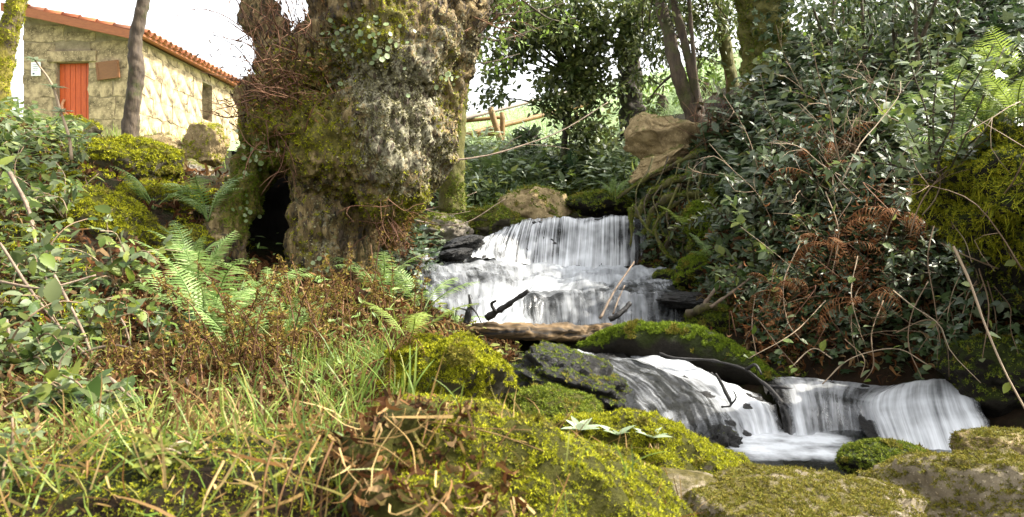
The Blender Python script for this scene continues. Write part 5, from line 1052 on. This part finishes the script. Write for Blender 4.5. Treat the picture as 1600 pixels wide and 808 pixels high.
def leafs_on(n, poly, s0, s1, T, mat, label, name, lift=.12, **kw):
    p, nr = ground_samples(n, poly, **kw); k = len(p); p = p + np.array([0, 0, 1]) * rng.rand(k, 1) ** 1.5 * lift * np.clip(p[:, 1:2] / 4, .6, 3); d = rdir(k); n2 = unit(nr * .6 + np.array([0, -.3, .8]) + rng.normal(size=(k, 3)) * .4)
    stuff(name, inst(T, p, basis(d, n2), rng.uniform(s0, s1, k) * np.clip(p[:, 1] / 4, .6, 3)), mat, label, 'ground cover')
leafs_on(3000, [(-60, 150), (120, 200), (140, 250), (90, 330), (120, 460), (200, 560), (-60, 640)], .035, .08, small_leaf_t(.5), 'bramble', 'small green leaves covering the left slope', 'low_leaves', .15, ymax=9)
leafs_on(1200, [(200, 380), (640, 440), (600, 640), (200, 680)], .025, .06, small_leaf_t(.4), 'fern', 'small green leaves among the brown bracken', 'low_leaves', .15, ymax=7)
leafs_on(7000, [(1080, 250), (1250, 120), (1660, 50), (1660, 600), (1180, 560), (1120, 420)], .045, .085, lobed_t(), 'ivy', 'ivy and small leaves covering the right bank', 'ivy_cover', .2, ymax=10.5)
leafs_on(3000, [(1080, 250), (1250, 120), (1500, 100), (1500, 420), (1180, 440)], .05, .10, small_leaf_t(.4), 'laurel', 'glossy leaf sprays between the shrubs of the right bank', 'leaf_cover', .35, ymax=10.5)
leafs_on(1200, [(690, 240), (830, 235), (1010, 240), (1010, 310), (900, 310), (690, 340)], .025, .06, lobed_t(), 'ivy', 'ivy carpet on the slope above the waterfall', 'ivy_cover', .08, ymax=14)
stuff('leaf_litter', litter_on(2600, [(1080, 300), (1300, 250), (1660, 250), (1660, 620), (1180, 580)], .04, .11, ymax=8), 'litter', 'brown litter and dry stems on the right bank', 'litter')
def blades_on(n, poly, h0, h1, lean, mat, label, name, cat='grass', VFs=None, **kw):
    p, nr = ground_samples(n, poly, **kw); VF = blades(p - nr * .01, lean, rng.uniform(h0, h1, len(p)) * np.clip(p[:, 1] / 3.0, .5, 4))
    return stuff(name, VF, mat, label, cat)
blades_on(1500, [(-60, 540), (200, 560), (480, 600), (620, 590), (640, 660), (420, 740), (-60, 830)], .06, .20, .5, 'grass', 'green grass along the foot of the left slope', 'grass', ymax=4.5)
blades_on(900, [(440, 560), (640, 580), (640, 660), (480, 690)], .10, .24, .7, 'grass', 'long bluish grass left of the yellow boulder', 'grass', ymax=4.5)
blades_on(700, [(300, 480), (640, 470), (640, 600), (300, 600)], .08, .2, .4, 'grass', 'thin grass among the dead bracken', 'grass', ymax=6)
blades_on(2600, [(-60, 560), (300, 560), (480, 640), (640, 640), (420, 740), (-60, 830)], .04, .17, 1.9, 'straw', 'dry straw matted over the left foreground', 'dry_grass', ymax=4.5)
blades_on(9000, [(600, 150), (1300, 60), (1300, 200), (1000, 260), (830, 240), (600, 245)], .05, .11, .4, 'meadowgrass', 'sunlit meadow grass on the rise behind the fence', 'grass', ymin=12.5, ymax=40, spread=1.6)
blades_on(4500, [(690, 240), (1010, 240), (1010, 310), (690, 340)], .03, .07, .5, 'grass', 'grass tufts on the slope under the fence', 'grass', ymax=14)
blades_on(1500, [(40, 170), (340, 215), (360, 270), (40, 230)], .04, .10, .5, 'grass', 'grass on the crest in front of the house', 'grass', ymin=6, ymax=24)
leafs_on(2600, [(690, 240), (830, 235), (1010, 240), (1010, 310), (900, 310), (690, 340)], .03, .07, small_leaf_t(.4), 'bramble', 'greyish herbs on the slope above the waterfall', 'low_leaves', .12, ymax=14)
leafs_on(1900, [(980, 280), (1100, 230), (1180, 300), (1160, 470), (1090, 480), (1010, 410)], .03, .07, lobed_t(), 'ivy', 'ivy among the roots beside the waterfall', 'ivy_cover', .08, ymax=10)
stuff('leaf_litter', litter_on(1500, [(980, 280), (1100, 230), (1180, 300), (1160, 470), (1090, 480), (1010, 410)], .02, .06, ymax=10), 'litter', 'brown litter between the roots beside the waterfall', 'litter')
leafs_on(2400, [(-60, 600), (300, 600), (480, 660), (420, 760), (-60, 830)], .03, .075, small_leaf_t(.5), 'herb', 'yellow-green herb leaves in the lower left corner', 'low_leaves', .10, ymax=4)
stuff('leaf_litter', litter_on(1600, [(-60, 600), (300, 600), (480, 660), (420, 760), (-60, 830)], .04, .13, ymax=4), 'litter', 'dead brown leaves in the lower left corner', 'litter')
leafs_on(1400, [(580, 330), (710, 330), (700, 490), (600, 490)], .025, .06, lobed_t(), 'ivy', 'ivy on the stream bank right of the old tree', 'ivy_cover', .10, ymax=10)
stuff('leaf_litter', litter_on(1200, [(580, 330), (710, 330), (700, 490), (600, 490)], .02, .06, ymax=10), 'litter', 'brown litter on the stream bank right of the old tree', 'litter')
leafs_on(1800, [(690, 240), (830, 235), (1010, 240), (1010, 310), (900, 310), (690, 340)], .03, .06, small_leaf_t(.35), 'rosette', 'pale herbs on the slope above the waterfall', 'low_leaves', .14, ymax=14)
blades_on(3000, [(690, 240), (860, 235), (860, 300), (690, 320)], .04, .10, .4, 'meadowgrass', 'pale grass on the slope left of the holly tree', 'grass', ymax=14)
stuff('leaf_litter', litter_on(1300, [(600, 480), (800, 490), (810, 570), (620, 580)], .02, .07, ymax=6.5), 'litter', 'dark driftwood litter between the log and the yellow boulder', 'litter')
leafs_on(420, [(620, 480), (800, 495), (810, 570), (620, 570)], .025, .06, small_leaf_t(.4), 'herb', 'small leaves between the log and the yellow boulder', 'low_leaves', .08, ymax=6.5)
def moss_ground(n, poly, size, mat, label, thr=0., **kw):
    p, nr = ground_samples(n, poly, **kw); q = fbm(p * 2.6, 3, 27) > thr; p, nr = p[q], nr[q]; stuff('moss_cover', tufts(p, nr, size * np.clip(p[:, 1] / 3.5, .6, 3)), mat, label, 'moss')
moss_ground(26000, LEFT, .016, 'moss_y', 'yellow-green moss patches on the left slope', -.05, ymax=8)
moss_ground(15000, [(-60, 600), (600, 600), (600, 760), (-60, 830)], .0085, 'moss_o', 'moss between the grass of the left foreground', -.3, ymax=3.5)
moss_ground(9000, [(980, 280), (1100, 230), (1300, 300), (1300, 600), (1160, 560), (1010, 410)], .016, 'moss_g', 'green moss on the foot of the right bank', 0, ymax=10)
moss_ground(7000, [(690, 240), (1010, 240), (1010, 330), (690, 340)], .016, 'moss_g', 'green moss on the slope above the waterfall', -.1, ymax=14)
# straw and grass on the two foreground mounds
def on_rock(VF, n, f): 
    p, nr = tri_samples(*VF, n * 4); q = f(p, nr); return p[q][:n], nr[q][:n]
p, nr = on_rock(FL[1], 700, lambda p, n: n[:, 2] > -.3); stuff('dry_grass', blades(p, 2.2, rng.uniform(.04, .16, len(p))), 'straw', 'dry grass spilling over the low foreground hump', 'grass')
p, nr = on_rock(FL[1], 520, lambda p, n: n[:, 2] > -.5); stuff('dry_grass', blades(p + nr * .02, .9, rng.uniform(.05, .16, len(p)), [blade_t(.5, .055), blade_t(1.3, .04), blade_t(.9, .05)], (.1, -.8, -.1)), 'straw', 'matted straw hanging over the front of the low hump', 'grass')
p, nr = on_rock(FL[1], 800, lambda p, n: n[:, 2] > .1); stuff('grass', blades(p, .6, rng.uniform(.05, .16, len(p))), 'grass', 'green blades on the low foreground hump', 'grass')
dk = lambda p, n: (p[:, 0] < -.06 + .12 * perlin(p * 6, 4)) & (n[:, 1] < .4)
p, nr = on_rock(FM[1], 2600, dk); k = len(p)
stuff('dry_grass', join([inst(curl_t(j), p[j::4], basis(rdir(len(p[j::4])) * np.array([1, 1, -1]), rdir(len(p[j::4]))), rng.uniform(.02, .07, len(p[j::4]))) for j in range(4)]), 'litter', 'brown shredded litter on the face of the foreground mound', 'litter')
p, nr = on_rock(FM[1], 620, dk); stuff('dry_grass', blades(p + nr * .012, .6, rng.uniform(.05, .17, len(p)), [blade_t(.3, .045), blade_t(.9, .035), blade_t(1.3, .04)], up=(-.15, -.6, -.7)), 'straw', 'dry straw hanging down the foreground mound', 'grass')
p, nr = on_rock(FM[1], 200, lambda p, n: (n[:, 2] > .3) & (p[:, 0] > -.05)); stuff('dry_grass', blades(p, 1.3, rng.uniform(.03, .10, len(p))), 'straw', 'loose straw bits on the moss of the foreground mound', 'grass')
pl_ = []
for VFk, nk in ((FM[1], 60), (CM[1], 60)): pl_.append(tri_samples(*VFk, nk))
p = np.concatenate([a[0] for a in pl_]); nr = np.concatenate([a[1] for a in pl_]); q = nr[:, 2] > .2; p, nr = p[q], nr[q]
stuff('fallen_leaves', inst(small_leaf_t(.5, .2, .3), p + nr * .008, basis(np.cross(nr, rng.normal(size=nr.shape)), unit(nr + rng.normal(size=nr.shape) * .4)), rng.uniform(.012, .035, len(p))), 'litter', 'brown leaf scraps lying on the mossy boulders', 'leaves')
# single bold straws
ST = [[(430, 690, 1.35), (415, 740, 1.3), (410, 800, 1.27), (408, 830, 1.27)], [(500, 680, 1.38), (470, 740, 1.32), (450, 810, 1.3)], [(520, 690, 1.36), (500, 740, 1.3), (480, 815, 1.28)], [(560, 690, 1.35), (600, 700, 1.3), (640, 730, 1.3)], [(300, 705, 1.4), (380, 700, 1.36), (450, 700, 1.36)], [(600, 650, 1.5), (640, 690, 1.38), (650, 740, 1.3)], [(700, 660, 1.5), (780, 680, 1.42), (850, 705, 1.4)], [(640, 655, 1.5), (740, 668, 1.45), (830, 672, 1.5)], [(470, 690, 1.36), (440, 770, 1.28), (430, 815, 1.26)], [(350, 720, 1.4), (320, 780, 1.35), (315, 820, 1.33)], [(530, 700, 1.34), (540, 730, 1.3), (560, 755, 1.28)], [(890, 740, 1.35), (870, 790, 1.32), (860, 820, 1.3)]]
SLb = ['bent straw hanging beside the left gap of the mound', 'long straw falling from the straw tuft', 'second long straw of the straw tuft', 'straw lying to the right of the tuft', 'straw lying flat across the dry grass', 'straw bent over the top of the mound', 'thin brown stalk lying on the moss crest', 'long stalk lying along the top of the mound', 'pale straw hanging left of the tuft', 'straw hanging at the far left of the mound', 'short broken straw below the tuft', 'straw on the lower moss near the bottom edge']
for pts, lab in zip(ST, SLb): w = [P(*q) for q in pts]; solo('straw', tube(w, np.linspace(.0026, .0010, len(w)), 5, 18, .4, 3, 30, flat=.5), M['straw'], lab, 'straw', 'straws on the foreground mound')
# bold grass blades as tufts
def grass_tuft(label, b, n, h, mat='grass', w=.05, lean=.5):
    t = thing('grass_tuft', label, 'grass', tuple(b), 'grass tufts')
    for i in range(n):
        VF = blade_t(rng.uniform(.2, 1.1), w, 6); o = link('blade', mesh('blade', *VF, M[mat]), t, Vector(rng.normal(size=3) * np.array([.02, .02, 0]))); o.rotation_euler = (rng.uniform(-lean, lean), rng.uniform(-lean, lean), rng.uniform(0, 6.28)); o.scale = [h * rng.uniform(.6, 1.2)] * 3
for (x, y), lab, n, h in (((630, 620), 'tall blue-green grass tuft on the left foot of the yellow boulder', 14, .17), ((560, 640), 'grass tuft in front of the dead bracken', 16, .18), ((500, 640), 'grass tuft at the edge of the straw mound', 14, .16), ((230, 680), 'grass tuft beside the pale lying stem', 14, .16), ((120, 690), 'grass tuft in the lower left', 12, .15), ((985, 745), 'single grass sprig on the broad mossy boulder', 4, .09), ((910, 730), 'small grass sprig on the crest of the foreground mound', 4, .07), ((1180, 700), 'small sprig beside the pool', 4, .06), ((790, 530), 'grass tuft behind the yellow boulder', 10, .13), ((880, 800), 'short blades at the bottom edge of the foreground moss', 6, .05), ((400, 640), 'grass tuft under the dead bracken', 14, .16), ((700, 645), 'short green blades under the yellow boulder', 10, .08), ((1000, 300), 'grass tuft at the top of the waterfall roots', 16, .35), ((960, 320), 'grass tuft hanging at the waterfall lip', 16, .3), ((1130, 395), 'grass on the sloping mossy bank rock', 16, .25), ((740, 300), 'pale grass tussock on the slope left of the ivy', 24, .5)):
    b, nn = hit(x, y); grass_tuft(lab, b, n, h)
# rosettes
for (x, y), lab in (((905, 678), 'pale rosette plant nearest the foreground mound on the broad mossy boulder'), ((965, 686), 'larger pale rosette in the middle of the broad mossy boulder'), ((1017, 690), 'small rosette with white rootlets at the right of the boulder')):
    b, nn = hit(x, y); t = thing('rosette_plant', lab, 'plant', tuple(b))
    for k in range(9): a = k * .7 + rng.uniform(-.2, .2); leaf_obj(t, leaf_me('laurel', 'rosette')[0], (0, 0, .01), unit(np.array([math.cos(a), math.sin(a), rng.uniform(.3, 1.1)])), unit(np.array([-math.cos(a) * .6, -math.sin(a) * .6 - .3, 1])), rng.uniform(.045, .075))
    if 'rootlets' in lab:
        for k in range(7): w = b + np.array([rng.uniform(-.015, .025), -.02, 0]); part('rootlet', tube([w, w + np.array([.004 * k - .012, -.02, -.03]), w + np.array([.006 * k - .02, -.02, -.065])], [.0016, .0014, .001], 4, 6), M['straw'], t)

print('TRIS', sum(len(o.data.polygons) for o in S.objects if o.type == 'MESH'), 'UNIQUE', sum(len(m.polygons) for m in bpy.data.meshes))
